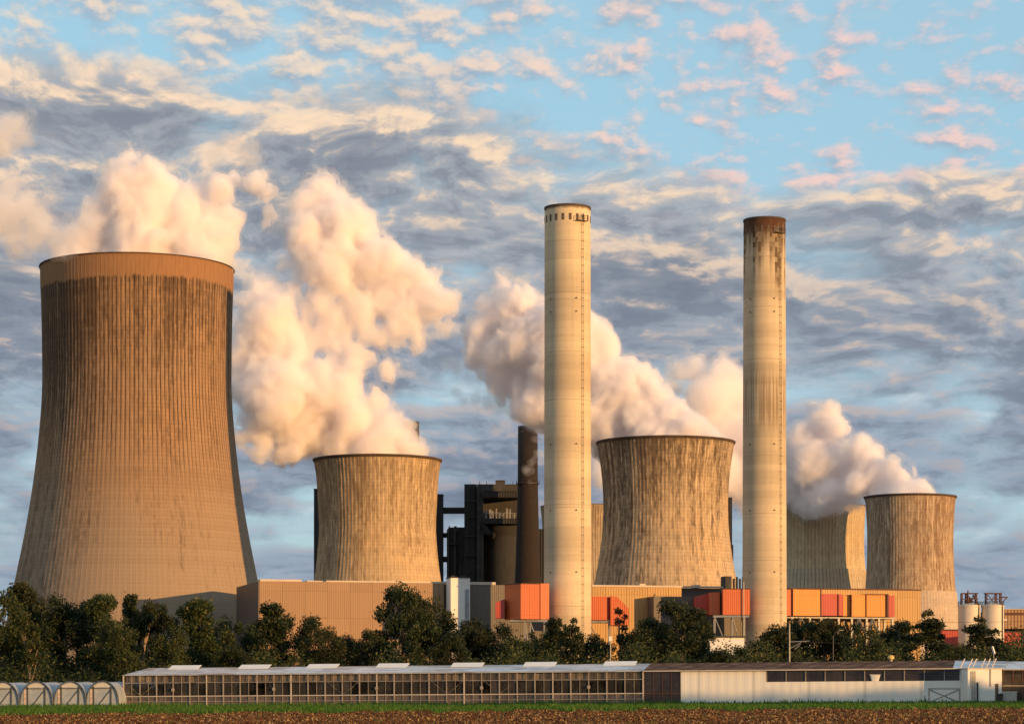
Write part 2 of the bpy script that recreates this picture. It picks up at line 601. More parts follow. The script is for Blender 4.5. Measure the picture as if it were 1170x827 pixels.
cooling_tower(760.5, DT3, [(506, 78), (513, 77), (527, 74.8), (545, 72.6), (565, 71.2), (585, 71), (600, 71.6), (620, 73.4), (645, 77.3), (668, 81.5),
                           (720, 92), (790, 107)],
              M3, 104, 0.06, 0.3, 'cooling tower streaked with dark stains between the two tall pale chimneys', lip=0.5)
DT4 = 1000.0
M4 = shell_concrete('mottled tower shell', (.50, .38, .26), (.16, .085, .05), 90, 66, vs=10.0, blotch=.42, amt=0.80, thr=0.54, pale=.9, top=0.08, groove=0.45, seed=7.7)
M4C = shell_concrete('pale tower base', (.56, .46, .36), (.30, .22, .16), 90, 26, amt=0.4, thr=0.62, groove=0.3, seed=3.1)
cooling_tower(1040, DT4, [(568, 51.6), (574, 50.6), (585, 49.6), (605, 48.7), (625, 48.5), (645, 49), (676, 51.0), (720, 55), (790, 62)],
              M4, 90, 0.06, 0.3, 'mottled cooling tower on a pale base, beside the two silos at the far right', lip=0.45, collar=(676.5, 0.45, M4C))
DT5 = 1058.0
M5 = shell_concrete('yellow tower shell', (.68, .56, .37), (.22, .14, .075), 100, 60, amt=0.35, thr=0.56, top=0.12, groove=0.5, seed=9.4)
M5C = shell_concrete('grey tower base', (.58, .49, .36), (.24, .18, .12), 100, 20, amt=0.4, thr=0.62, groove=0.9, seed=6.1, fade=(0.0, 0.01))
cooling_tower(925, DT5, [(579, 63), (600, 62), (625, 61.5), (645, 62.5), (672, 65.5), (720, 73), (790, 84)],
              M5, 100, 0.08, 0.3, 'squat yellow cooling tower half hidden in steam just right of the rust topped chimney', lip=0.0, collar=(652, 0.5, M5C))
DT6 = 1260.0
M6 = shell_concrete('far tower shell', (.47, .37, .25), (.16, .105, .06), 90, 60, amt=0.55, thr=0.56, top=0.1, groove=0.4, seed=11.0)
cooling_tower(664, DT6, [(579, 46), (600, 44), (625, 43.5), (650, 45), (672, 48), (790, 62)],
              M6, 90, 0.25, 0.4, 'farthest cooling tower showing only as a sliver between pale chimney and streaked tower', lip=0.0)

# ------------------------------------------------------------------ chimneys
MAT_DARKSTEEL = plain('dark steel', (.045, .038, .034), 0.6, 0.3, scale=1.0)
MAT_STEEL = plain('grey steel', (.30, .29, .27), 0.55, 0.4, scale=1.2)
MAT_VOID = plain('dark opening', (.12, .083, .055), 0.9, scale=1.0)


def chimney_concrete(name, base, seed, stained):
    m, g, b = new_mat(name)
    uv = g.node('ShaderNodeUVMap', uv_map='UVMap').outputs[0]
    u, v, _ = g.xyz(uv)
    lift = g.m('FLOOR', g.mul(v, 72.0))
    lw = g.white(g.vec(lift, seed))
    slow = g.noise(g.vec(g.mul(v, 9.0), seed, 0.0), 1.0, 3, 0.6)
    st = g.noise(g.vec(g.mul(u, 26.0), g.mul(v, 6.0), seed), 1.0, 5, 0.6)
    fine = g.noise(g.vec(g.mul(u, 60.0), g.mul(v, 120.0), seed), 1.0, 4, 0.6)
    f = g.add(g.mul(g.sub(lw, 0.5), 0.22), g.mul(g.sub(slow, 0.5), 1.3))
    f = g.add(f, g.mul(g.sub(st, 0.5), 0.5))
    cc = g.mix(g.smooth(f, -0.35, 0.35), tuple(c * 0.72 for c in base), tuple(c * 1.1 for c in base))
    cc = g.mix(g.mul(g.smooth(fine, 0.5, 0.75), 0.22), cc, tuple(c * 0.55 for c in base))
    seam = g.m('LESS_THAN', g.m('FRACT', g.mul(v, 72.0)), 0.07)
    cc = g.mix(g.mul(seam, 0.15), cc, tuple(c * 0.4 for c in base))
    lap = g.m('LESS_THAN', g.m('ABSOLUTE', g.sub(v, 0.715)), 0.016)
    cc = g.mix(g.mul(lap, 0.22), cc, tuple(min(1, c * 1.25) for c in base))
    ringl = g.m('LESS_THAN', g.m('FRACT', g.add(g.mul(g.add(v, 0.013), 9.5), g.mul(lw, 0.25))), 0.02)
    cc = g.mix(g.mul(ringl, g.mul(st, 0.6)), cc, tuple(c * 0.35 for c in base))
    if stained:
        # rust cap, rain streaks in columns with little square drips, and a dirty zone half way up
        cs = g.white(g.vec(g.m('FLOOR', g.mul(u, 46.0)), seed))
        cs2 = g.white(g.vec(g.m('FLOOR', g.mul(u, 46.0)), g.m('FLOOR', g.mul(v, 96.0))))
        reach = g.sub(0.985, g.mul(g.m('POWER', cs, 1.0), 0.155))
        col = g.mul(g.smooth(v, g.sub(reach, 0.035), g.add(reach, 0.055)), g.smooth(cs2, 0.1, 0.6, 0.55, 1.0))
        cc = g.mix(g.mul(col, g.smooth(st, .2, .65, .6, .95)), cc, (.085, .048, .028))
        cap = g.smooth(g.add(v, g.mul(g.sub(st, 0.5), 0.10)), 0.962, 0.985)
        cc = g.mix(g.mul(cap, 0.9), cc, g.mix(st, (.035, .017, .011), (.125, .05, .026)))
        mid = g.mul(g.smooth(g.m('ABSOLUTE', g.sub(v, 0.62)), 0.075, 0.03), g.smooth(g.noise(g.vec(g.mul(u, 70.0), g.mul(v, 3.0), 6.0), 1.0, 3, 0.5), 0.38, 0.6))
        cc = g.mix(g.mul(mid, 0.65), cc, (.15, .095, .055))
    else:
        mid = g.smooth(g.m('ABSOLUTE', g.sub(v, 0.662)), 0.06, 0.02)
        cc = g.mix(g.mul(mid, g.smooth(st, 0.2, 0.8, 0.15, 0.45)), cc, tuple(c * 0.5 for c in base))
        cap = g.smooth(g.add(v, g.mul(g.sub(st, 0.5), 0.012)), 0.990, 0.996)
        cc = g.mix(g.mul(cap, 0.75), cc, (.10, .06, .04))
    g.put(b.inputs['Base Color'], cc)
    b.inputs['Roughness'].default_value = 0.9
    b.inputs['Specular IOR Level'].default_value = 0.2
    return m


def chimney(px, D, top_row, w_top, w_base, mat, label, ladder_px, stained):
    H = Z(top_row, D)
    t = thing('chimney', label, 'chimney', (X(px, D), D, 0), group='tall pale concrete chimneys')
    r0, r1 = S(w_base, D), S(w_top, D)
    prof = [(r0 + (r1 - r0) * i / 30, H * i / 30) for i in range(31)]
    vs, fs, uv = lathe(prof, 96, H=H)
    MB().raw(vs, fs, uv).build('shaft', mat, t, smooth=True)
    ring = [(r1 + .02, H - .45), (r1 + .14, H - .4), (r1 + .14, H + .12), (r1 - .8, H + .12), (r1 - .8, H - 14)]
    vs, fs, uv = lathe(ring, 96, H=H)
    MB().raw(vs, fs, uv).build('rim', MAT_RIM, t)
    # ring of openings below the top, each a dark box standing in for the shaded hole
    for k in range(20):
        a = 2 * math.pi * (k + .3) / 20
        m = MB()
        m.box(-.34, .34, -.06, .12, -.85, .85)
        o = m.build('vent_opening', MAT_VOID, t)
        o.location = (math.sin(a) * r1, -math.cos(a) * r1, H - 3.2)
        o.rotation_euler = (0, 0, a)
    # caged ladder up the sunny side
    a = math.asin((ladder_px - px) / w_top)
    lad = MB()
    for sx in (-.28, .28):
        lad.tube([(sx, -.2, 4), (sx, -.2, H - 2)], .035, 4)
    z = 4.0
    while z < H - 2:
        lad.box(-.30, .30, -.45, -.42, z, z + .06)
        lad.box(-.30, -.26, -.42, 0.1, z, z + .06)
        lad.box(.26, .30, -.42, 0.1, z, z + .06)
        z += 2.1
    lo = lad.build('ladder', MAT_DARKSTEEL, t)
    tilt = math.atan((r0 - r1) / H)
    lo.location = (math.sin(a) * r0, -math.cos(a) * r0, 0)
    lo.rotation_euler = Euler((-tilt, 0, a), 'XYZ')
    pl = MB()
    pl.box(-1.6, 1.6, -1.3, .3, 0, .15)
    for sx in (-1.55, 0, 1.55):
        pl.bar((sx, -1.25, .1), (sx, -1.25, 1.3), .09)
    pl.bar((-1.6, -1.25, 1.3), (1.6, -1.25, 1.3), .09)
    pl.bar((-1.6, -1.25, .7), (1.6, -1.25, .7), .07)
    po = pl.build('service_platform', MAT_DARKSTEEL, t)
    po.location = (math.sin(a) * r1 - .6, -math.cos(a) * r1, H - 4.3)
    po.rotation_euler = (0, 0, a)
    # small inspection lamps on brackets at four heights
    for row in (345, 360, 510, 585, 655):
        for k in (-.72, .35):
            aa = math.asin(k)
            rr = r0 + (r1 - r0) * Z(row, D) / H
            m = MB()
            m.box(-.12, .12, -.3, .05, 0, .08).box(-.13, .13, -.36, -.12, .08, .32)
            o = m.build('warning_lamp', MAT_DARKSTEEL, t)
            o.location = (math.sin(aa) * rr, -math.cos(aa) * rr, Z(row, D))
            o.rotation_euler = (0, 0, aa)
    return t


MC1 = chimney_concrete('cream chimney concrete', (.64, .52, .35), 1.5, False)
chimney(648.5, 634.0, 238, 26.2, 27.2, MC1, 'tall cream concrete chimney left of the streaked cooling tower, with a clean top', 664.5, False)
MC2 = chimney_concrete('stained chimney concrete', (.57, .465, .32), 4.5, True)
chimney(873.5, 662.0, 252, 23.8, 25.6, MC2, 'tall concrete chimney with a rust stained dark top, right of the streaked cooling tower', 889.0, True)

# ------------------------------------------------------------------ the dark boiler house and its neighbours behind
MAT_BLACK = corrugated('soot black cladding', (.013, .0115, .011), 1.0, 0.08, rough=.7, var=.16, panel=5.0)
MAT_GREYC = plain('dirty grey concrete', (.050, .048, .045), 0.9, var=0.4, scale=0.10, stretch=(1, 1, .4))
MAT_GREYD = plain('dark grey concrete', (.024, .024, .024), 0.9, var=0.4, scale=0.10, stretch=(1, 1, .4))
MAT_BRICK = plain('dark brown brick', (.019, .0115, .0085), 0.9, var=0.35, scale=0.5, stretch=(1, 1, 3))
DB = 930.0


def pxbox(m, x0, x1, r0, r1, D, deep, at=None):
    """box whose front face covers photo columns x0-x1 and rows r0-r1 when it stands at distance D"""
    ox, oy = at or (0, 0)
    return m.box(X(x0, D) - ox, X(x1, D) - ox, D - oy, D + deep - oy, max(0.0, Z(r1, D)), Z(r0, D))


def boiler_house():
    bx, by = X(560, DB), DB
    t = thing('boiler_house', 'dark boiler house with a recessed balcony and hopper, left of the black brick chimney', 'boiler house', (bx, by, 0))
    at = (bx, by)
    pxbox(MB(), 530.5, 544.5, 553, 790, DB + 3, 60, at).build('stair_block', MAT_GREYD, t)
    pxbox(MB(), 545, 552, 553, 790, DB, 64, at).build('concrete_pier', MAT_GREYC, t)
    pxbox(MB(), 552.2, 600, 553, 561, DB, 64, at).build('upper_wall', MAT_GREYC, t)
    for x in (534, 541, 547.5):
        m = MB()
        pxbox(m, x, x + .7, 556, 660, DB + (2.4 if x < 545 else -.5), .55, at)
        m.build('downpipe', MAT_DARKSTEEL, t)
    for r in (572, 590, 612, 634):
        m = MB()
        pxbox(m, 530.3, 544.7, r, r + .8, DB + 2.2, .78, at)
        m.build('walkway', MAT_DARKSTEEL, t)
    for r in (579, 600, 622, 645):
        m = MB()
        pxbox(m, 546.5, 549, r, r + 3.2, DB - .12, .3, at)
        m.build('window', MAT_VOID, t)
    pxbox(MB(), 552.2, 610, 561.2, 790, DB + 10, 50, at).build('wall', MAT_GREYC, t)
    pxbox(MB(), 608, 622, 604, 790, DB + 12, 40, at).build('annex', MAT_BLACK, t)
    m = MB()
    pxbox(m, 551, 596, 561.5, 568, DB - 1.5, 10, at)
    m.build('canopy', MAT_BLACK, t)
    m = MB()
    pxbox(m, 552, 596, 592, 598, DB - 2.5, 11, at)
    bal = m.build('balcony', MAT_BLACK, t)
    m = MB()
    for k in range(13):
        x = 553 + k * 3.2
        pxbox(m, x, x + .35, 586, 592, DB - 2.4, .15, at)
    pxbox(m, 553, 593, 586, 586.5, DB - 2.4, .15, at)
    m.build('railing', MAT_STEEL, bal)
    rnd = random.Random(5)
    for k in range(9):                               # machinery on the balcony
        x = 554 + k * 4.1 + rnd.uniform(-.8, .8)
        h = rnd.uniform(5, 12)
        m = MB()
        pxbox(m, x, x + rnd.uniform(1.2, 2.6), 592 - h, 592, DB + 2, 2.5, at)
        pxbox(m, x - .8, x + 3, 592 - h * .6, 592 - h * .6 + .8, DB + 1.6, .5, at)
        m.build('pump', MAT_STEEL, t)
    # inverted hopper and the round bunker below it
    c = (X(574, DB) - bx, 12.0)
    prof = [(S(16.5, DB), 0), (S(16.5, DB), Z(612, DB)), (S(19, DB), Z(606, DB)), (S(21, DB), Z(598.5, DB)), (S(21, DB), Z(598, DB)), (0.1, Z(598, DB))]
    vs, fs, uv = lathe(prof, 40)
    MB().raw(vs, fs).build('bunker', MAT_GREYD, t, smooth=False, loc=(c[0], c[1] - 4, 0))
    m = MB()
    m.tube([P(551, 598, DB - 1) - Vector((bx, by, 0)), P(557, 608, DB - 1) - Vector((bx, by, 0)), P(563, 612, DB + 2) - Vector((bx, by, 0))], 1.3, 8)
    m.build('chute', MAT_BLACK, t)
    m = MB()
    pxbox(m, 566.5, 576.5, 549, 553.0, DB + 6, 12, at)
    pxbox(m, 566, 577, 548.4, 549, DB + 5.6, 12.8, at)
    m.build('penthouse', MAT_GREYC, t)
    for x in (548, 556, 586):
        m = MB()
        m.tube([P(x, 553, DB + 5) - Vector((bx, by, 0)), P(x, 549.5, DB + 5) - Vector((bx, by, 0))], .12, 5)
        m.build('roof_pipe', MAT_DARKSTEEL, t)
    return t


boiler_house()
D2 = DB + 25
t = thing('coal_bunker_house', 'low black block with a rounded shoulder between the gold cooling tower and the boiler house', 'bunker block', (X(527, D2), D2, 0))
poly = [(510.5, 790), (510.5, 606), (511.5, 603.5), (514, 602.2), (545, 602), (545, 790)]
MB().prism_y([(X(a, D2) - X(527, D2), max(0, Z(r, D2))) for a, r in poly], 0, 40).build('main_block', MAT_BLACK, t)
for a in (513, 519.5, 521):
    MB().tube([(X(a, D2) - X(527, D2), -.5, 2), (X(a, D2) - X(527, D2), -.5, Z(606, D2)), (X(a, D2) - X(527, D2), 2, Z(601, D2))], .3, 6).build('pipe', MAT_DARKSTEEL, t)
MB().box(X(510.5, D2) - X(527, D2), X(524, D2) - X(527, D2), -1.2, -.003, Z(622, D2), Z(621, D2)).build('walkway', MAT_DARKSTEEL, t)
m = MB()
pxbox(m, 524, 546.5, 641, 790, D2 - 14, 13.9, (X(527, D2), D2)); m.build('front_annex', MAT_BLACK, t)
m = MB()
pxbox(m, 523.6, 547, 640.4, 641, D2 - 14.3, 14.2, (X(527, D2), D2)); m.tube([P(534, 641, D2 - 12) - Vector((X(527, D2), D2, 0)), P(534, 664, D2 - 14.2) - Vector((X(527, D2), D2, 0))], .2, 5); m.build('coping', MAT_GREYD, t)

D3 = DB + 30
t = thing('lift_tower', 'slim black lift tower on the right flank of the gold tower, tied by three bridges', 'lift tower', (X(501, D3), D3, 0))
m = MB(); pxbox(m, 496, 506, 565, 790, D3, 9, (X(501, D3), D3)); m.build('shaft', MAT_BLACK, t)
m = MB(); pxbox(m, 495.6, 506.4, 564.3, 565, D3 - .3, 9.6, (X(501, D3), D3)); m.build('roof', MAT_GREYD, t)
for r0, r1, x1 in ((579.5, 586, 533), (608.5, 613.5, 512), (635.5, 641.5, 512)):
    m = MB(); pxbox(m, 506.1, x1, r0, r1, D3 + 2, 4, (X(501, D3), D3)); m.build('conveyor_bridge', MAT_BLACK, t)

for px0, px1, row, D, lab in ((358.6, 364, 559, 985, 'slim dark duct tower showing along the left flank of the gold cooling tower'),
                              (828, 836.5, 569, 905, 'slim black duct tower showing along the right flank of the streaked cooling tower')):
    cx = (px0 + px1) / 2
    t = thing('duct_tower', lab, 'duct tower', (X(cx, D), D, 0))
    m = MB(); pxbox(m, px0, px1, row, 790, D, 6, (X(cx, D), D)); m.build('shaft', MAT_BLACK, t)
    m = MB(); pxbox(m, px0 - .4, px1 + .4, row - 1, row, D - .2, 6.4, (X(cx, D), D)); m.build('cap', MAT_GREYD, t)
    m = MB(); m.box(S(px1 - cx, D), S(px1 - cx, D) + .5, .5, 2, Z(640, D), Z(622, D)); m.build('junction_box', MAT_GREYD, t)


def brick_chimney(px, D, rows, label, ring=None):
    H = Z(rows[0][0], D)
    t = thing('brick_chimney', label, 'brick chimney', (X(px, D), D, 0), group='dark brick chimneys')
    prof = sorted([(Z(r, D), S(w, D)) for r, w in rows])
    p = [(w, z) for z, w in prof]
    vs, fs, uv = lathe(p + [(p[-1][0] - 1.0, H), (p[-1][0] - 1.0, H - 10)], 48, H=H)
    MB().raw(vs, fs, uv).build('shaft', MAT_BRICK, t, smooth=True)
    if ring:
        z, w = Z(ring[0], D), S(ring[1], D)
        vs, fs, uv = lathe([(w - 1.0, z - .9), (w, z - .3), (w, z), (w - 1.0, z)], 48, H=H)
        o = MB().raw(vs, fs, uv)
        for k in range(24):
            a = 2 * math.pi * k / 24
            o.bar((math.cos(a) * w, math.sin(a) * w, z), (math.cos(a) * w, math.sin(a) * w, z + 1.1), .08)
        o.build('gallery', MAT_DARKSTEEL, t)
    return t


brick_chimney(603, 915, [(487, 11.2), (552, 11.6), (600, 12.6), (640, 13.8), (665, 14.8), (790, 19)],
              'dark brick chimney beside the boiler house, steam drifting across its top', (552, 13.2))
brick_chimney(469.5, 1150, [(482, 9.5), (520, 10), (790, 18)], 'dark brick chimney top poking out of steam above the gold cooling tower')


# ------------------------------------------------------------------ the long hall in front of the towers
HA, HY, HROT = Vector((-66.0, 640.0, 0.0)), 640.0, R(15.0)
CH, SH = math.cos(HROT), math.sin(HROT)


def hs(px, y=0.0):
    """distance along the hall front (moved y behind the front plane) that shows at photo column px"""
    k = (px - CXP) / FPX
    return (k * (HY + CH * y) + 66.0 + SH * y) / (CH - SH * k)


def hd(s, y=0.0): return HY + SH * s + CH * y


def hz(px, row, y=0.0): return Z(row, hd(hs(px, y), y))


MAT_TAN = corrugated('tan cladding', (.31, .185, .10), 0.5, 0.03, var=0.05)
MAT_GOLD = corrugated('golden cladding', (.46, .27, .095), 0.75, 0.08, var=0.07)
MAT_SHADOWCLAD = corrugated('shadow grey cladding', (.13, .11, .09), 0.6, 0.05, var=0.06)  # grey that carries the shadow lying on the hall front
MAT_PALE = plain('pale roof edge', (.55, .47, .38), 0.6, var=0.12, scale=0.3)
MAT_WHITE = plain('white render', (.78, .75, .69), 0.8, var=0.06, scale=0.2)
MAT_ROOFING = plain('roofing felt', (.16, .14, .12), 0.9, scale=0.2)
MAT_ORANGE = corrugated('orange cladding', (.62, .145, .045), 0.5, 0.035, var=0.05, panel=4.0)
MAT_AMBER = corrugated('amber cladding', (.72, .27, .05), 0.5, 0.035, var=0.06, panel=4.0)
MAT_RED = corrugated('red cladding', (.46, .065, .045), 0.5, 0.035, var=0.05, panel=4.0)
MAT_RUST = plain('rusty edge', (.10, .045, .03), 0.8, scale=0.5)


def build_hall():
    t = thing('turbine_hall', 'long low hall with tan and golden cladding stretching in front of the cooling towers', 'factory hall', HA, HROT)
    top = 30.6
    MB().box(0, hs(507), 0, 38, 0, top).build('tan_wall', MAT_TAN, t)
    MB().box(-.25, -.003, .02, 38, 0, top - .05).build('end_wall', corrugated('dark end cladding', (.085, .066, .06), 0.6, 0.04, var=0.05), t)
    m = MB(); m.box(.3, hs(345), .4, 5, top, top + .55); m.box(hs(373), hs(505), .4, 4, top, top + .4); m.box(hs(352), hs(371), 1.4, 6, top, top + .35)
    m.build('roof_edge', MAT_PALE, t)
    a, b = hs(507) + .003, hs(676, 1.2)
    MB().box(a, b, 1.2, 38, 0, top - .25).build('shadow_grey_wall', MAT_SHADOWCLAD, t)  # wall coloured grey where chimney and ducts shade it
    MB().box(a, hs(566, 1.2), .9, 4, top - .25, top + .5).build('roof_edge', MAT_PALE, t)
    c = hs(779, 1.2)
    MB().box(b + .003, c, 1.2, 38, 0, top - .35).build('golden_wall', MAT_GOLD, t)
    m = MB(); m.box(b, c + 12, 1.0, 3, top - .35, top + .1); m.box(hs(736), hs(743), 4, 8, top - .3, top + .7); m.box(hs(800), hs(806), 4, 8, top - .3, top + .6)
    m.build('roof_edge', MAT_PALE, t)
    d = hs(899, 1.2)
    MB().box(c + .003, d, 3.5, 38, 0, top - .4).build('shadow_grey_wall', MAT_SHADOWCLAD, t)
    e = hs(1052, 0)
    MB().box(d + .003, e, 0, 38, 0, top - .5).build('golden_wall', MAT_GOLD, t)
    m = MB(); m.box(d, e + .15, -.15, 38.2, top - .5, top - .15)
    m.build('roof_edge', MAT_RUST, t)
    m = MB()
    for k in range(5):
        x = hs(850) + k * .9
        m.tube([(x, 8, top - 1), (x, 8, top + 2.6 + .5 * (k % 2))], .35, 8)
    m.box(hs(839), hs(846), 7, 11, top - 1, top + 3.2)
    m.build('roof_vent', MAT_GREYC, t)
    # grey block added at the golden wall's foot in place of a cast shadow
    MB().box(hs(747, -4), hs(790, -4), -4, 1.1, 0, hz(747, 681, -4)).build('shadow_block', MAT_SHADOWCLAD, t)
    # louvres and doors along the foot, half seen through the trees
    for px in (330, 372, 414, 456):
        m = MB()
        m.box(hs(px), hs(px) + 4.2, -.10, .2, 0, 5.0)
        m.build('roller_door', MAT_STEEL, t)
    return t


build_hall()

t = thing('stair_shaft', 'narrow white stair shaft standing against the hall front, left of the orange duct casing', 'stair tower',
          (HA.x + CH * hs(526, -5) + SH * 5, HA.y + SH * hs(526, -5) - CH * 5, 0), HROT)
w0, w1 = hs(515, -5) - hs(526, -5), hs(537, -5) - hs(526, -5)
h = hz(526, 660, -5)
MB().box(w0, w1, 0, 5.0, 0, h).build('shaft', MAT_WHITE, t)
m = MB(); m.box(w0 - .15, w1 + .15, -.15, 5.1, h, h + .25); m.box(w0 + .6, w0 + 2, 1, 3, h + .25, h + .7); m.box(w1 - 1.8, w1 - .6, 1, 3, h + .25, h + .6)
m.build('roof', MAT_GREYC, t)
m = MB(); m.box(w1 - 1.4, w1 - .3, -.12, .1, 3, h - 3); m.build('window_or_shade_strip', plain('shaft shade grey', (.30, .32, .34), 0.3), t)  # grey strip standing in for shade on the shaft's lower right


def trestle(t, px0, px1, row, D, posts, name='support_frame', depth=6.0, wide=.35):
    """steel legs with cross bracing under a duct"""
    o = t.location
    zt = Z(row, D)
    m = MB()
    m.box(X(px0, D) - o.x, X(px1, D) - o.x, D - o.y, D + depth - o.y, zt - .55, zt - .01)
    xs = [X(p, D) - o.x for p in posts]
    for x in xs:
        for y in (0.2, depth - .3):
            m.box(x - wide / 2, x + wide / 2, D + y - wide / 2 - o.y, D + y + wide / 2 - o.y, 0, zt - .56)
    for a, b in zip(xs[:-1], xs[1:]):
        m.bar((a, D + .2 - o.y, zt - .7), (b, D + .2 - o.y, zt * .45), .22)
        m.bar((b, D + .2 - o.y, zt * .44), (a, D + .2 - o.y, .4), .22)
        m.bar((a, D + .2 - o.y, zt * .45), (b, D + .2 - o.y, zt * .45), .22)
    m.build(name, MAT_STEEL, t)


def plan(t, pts):
    return [(X(px, D) - t.location.x, D - t.location.y) for px, D in pts]


def zz(t, row, D): return Z(row, D)


# duct casing left of the cream chimney
DQ = 622.0
t = thing('duct_casing', 'big orange duct casing on steel legs touching the left side of the cream chimney', 'duct casing', (X(602, DQ), DQ, 0), group='orange flue duct casings')
z0, z1 = Z(707, DQ), Z(667, DQ)
MB().prism(plan(t, [(576.5, DQ + 6), (595, DQ - 1), (616.6, DQ), (616.6, DQ + 7), (576.5, DQ + 7)]), z0, z1).build('casing', MAT_ORANGE, t)
MB().prism(plan(t, [(617.4, DQ + .6), (627.5, DQ + 1.5), (627.5, DQ + 5.5), (617.4, DQ + 7)]), z0, z1 + .2).build('end_casing', MAT_ORANGE, t)
MB().prism(plan(t, [(616.7, DQ + 1.4), (617.3, DQ + 1.4), (617.3, DQ + 6), (616.7, DQ + 6)]), z0 + .1, z1 - .1).build('joint', MAT_RUST, t)
D = DQ + 3
MB().prism_y([(X(a, D) - t.location.x, Z(r, D)) for a, r in ((566, 706), (566, 688), (576.4, 684), (576.4, 706))], 3, 8).build('side_casing', MAT_RED, t)
m = MB(); m.prism(plan(t, [(576.2, DQ + 6), (595, DQ - 1.2), (616.6, DQ - .2), (616.6, DQ + 7.1), (576.2, DQ + 7.1)]), z1 + .003, z1 + .22); m.build('cap', MAT_RUST, t)
trestle(t, 583, 626, 707.6, DQ + .5, (600, 606, 622), depth=5.0)

# duct casing right of the cream chimney
D = 648
t = thing('duct_casing', 'orange duct casing with a sloping right end, just right of the cream chimney', 'duct casing', (X(694, D), D, 0), group='orange flue duct casings')
ox = t.location.x
MB().prism_y([(X(a, D) - ox, Z(r, D)) for a, r in ((672, 708), (672, 681), (693.5, 681), (693.5, 708))], 0, 9).build('casing', MAT_ORANGE, t)
MB().prism_y([(X(a, D) - ox, Z(r, D)) for a, r in ((693.6, 707.5), (693.6, 681.6), (697.4, 681.6), (697.4, 707.5))], 1.2, 8).build('joint', MAT_RED, t)
MB().prism_y([(X(a, D) - ox, Z(r, D)) for a, r in ((697.5, 714), (697.5, 680.5), (705, 681.5), (718.5, 695), (718.5, 714))], -.4, 9).build('sloping_casing', MAT_ORANGE, t)
trestle(t, 672, 697, 708.7, D + .2, (674, 696.5))

# duct casing left of the stained chimney
D = 652
t = thing('duct_casing', 'stepped orange duct casing on steel legs, against the left side of the rust topped chimney', 'duct casing', (X(828, D), D, 0), group='orange flue duct casings')
ox = t.location.x
MB().prism_y([(X(a, D) - ox, Z(r, D)) for a, r in ((797, 701), (797, 680), (812, 676.5), (812, 701))], 7, 16).build('side_casing', MAT_RED, t)
MB().box(X(812.1, D) - ox, X(823.5, D) - ox, 3, 15, Z(701.5, D), Z(676, D)).build('middle_casing', MAT_ORANGE, t)
MB().box(X(823.6, D) - ox, X(825.9, D) - ox, 4, 14, Z(701.5, D), Z(675, D)).build('joint', MAT_RUST, t)
MB().box(X(826, D) - ox, X(857, D) - ox, 0, 3.8, Z(702, D), Z(673, D)).build('casing', MAT_ORANGE, t)
m = MB(); m.box(X(825.6, D) - ox, X(857.4, D) - ox, -.15, 3.9, Z(672.9, D), Z(672.1, D)); m.build('cap', MAT_RUST, t)
m = MB(); m.tube([(X(849.5, D) - ox, -.4, Z(745, D)), (X(849.5, D) - ox, -.4, Z(664, D))], .14, 6); m.build('pipe', MAT_STEEL, t)
trestle(t, 815, 856, 702.6, D, (817, 837, 851), depth=3.6)

# the row of containers right of the stained chimney, parallel with the hall
t = thing('duct_gallery', 'row of amber, orange and red duct sections on stilts before the golden hall wall', 'duct gallery', HA, HROT)


def sect(p0, p1, r0, r1, y0, y1, mat, nm):
    return MB().box(hs(p0, y0), hs(p1, y0), y0, y1, hz(p0, r1, y0), hz(p0, r0, y0)).build(nm, mat, t)


sect(896, 905.6, 673.4, 703, -7.6, -.4, MAT_ORANGE, 'duct_section')
sect(906.4, 938, 673, 703, -8, -.4, MAT_AMBER, 'duct_section')
sect(938.6, 958, 678, 703, -7, -.4, MAT_RED, 'duct_section')
sect(958.2, 963, 678.5, 703, -7.4, -.4, MAT_RED, 'duct_section')
sect(963.3, 972.5, 680, 703.4, -7.0, -.4, MAT_AMBER, 'duct_section')
sect(973.5, 990, 679.2, 704, -7.2, -.4, MAT_AMBER, 'duct_section')
sect(990.2, 1014, 679, 704, -7.6, -.4, MAT_AMBER, 'duct_section')
sect(1015.2, 1022, 680, 704.5, -7.4, -.4, MAT_RED, 'duct_section')
for p0, p1, r0 in ((905.8, 906.2, 672.6), (937.4, 938.6, 672.4), (972.6, 973.4, 679), (1013.4, 1015.4, 678.2)):
    sect(p0, p1, r0, 704, -8.1, -.4, MAT_RUST, 'joint')
for p0, p1, r0, r1 in ((918, 938.6, 672.2, 673.0), (992, 1015, 678.2, 679.0)):
    sect(p0, p1, r0, r1, -8.2, -.4, MAT_RUST, 'cap')
m = MB()
m.box(hs(896, -7), hs(1024, -7), -7, -1, hz(960, 706.2, -7), hz(960, 704.7, -7))
for px in (905, 925, 938, 958, 973, 990, 1004, 1019.5):
    x = hs(px, -6.8)
    for y in (-6.8, -1.4):
        m.box(x - .3, x + .3, y - .3, y + .3, 0, hz(960, 706.3, -7))
for a, b in ((973, 990), (990, 1004), (905, 925)):
    zt = hz(960, 706.3, -7)
    m.bar((hs(a, -6.8), -6.8, zt - 5), (hs((a + b) / 2, -6.8), -6.8, zt), .5)
    m.bar((hs(b, -6.8), -6.8, zt - 5), (hs((a + b) / 2, -6.8), -6.8, zt), .5)
m.build('support_frame', MAT_STEEL, t)

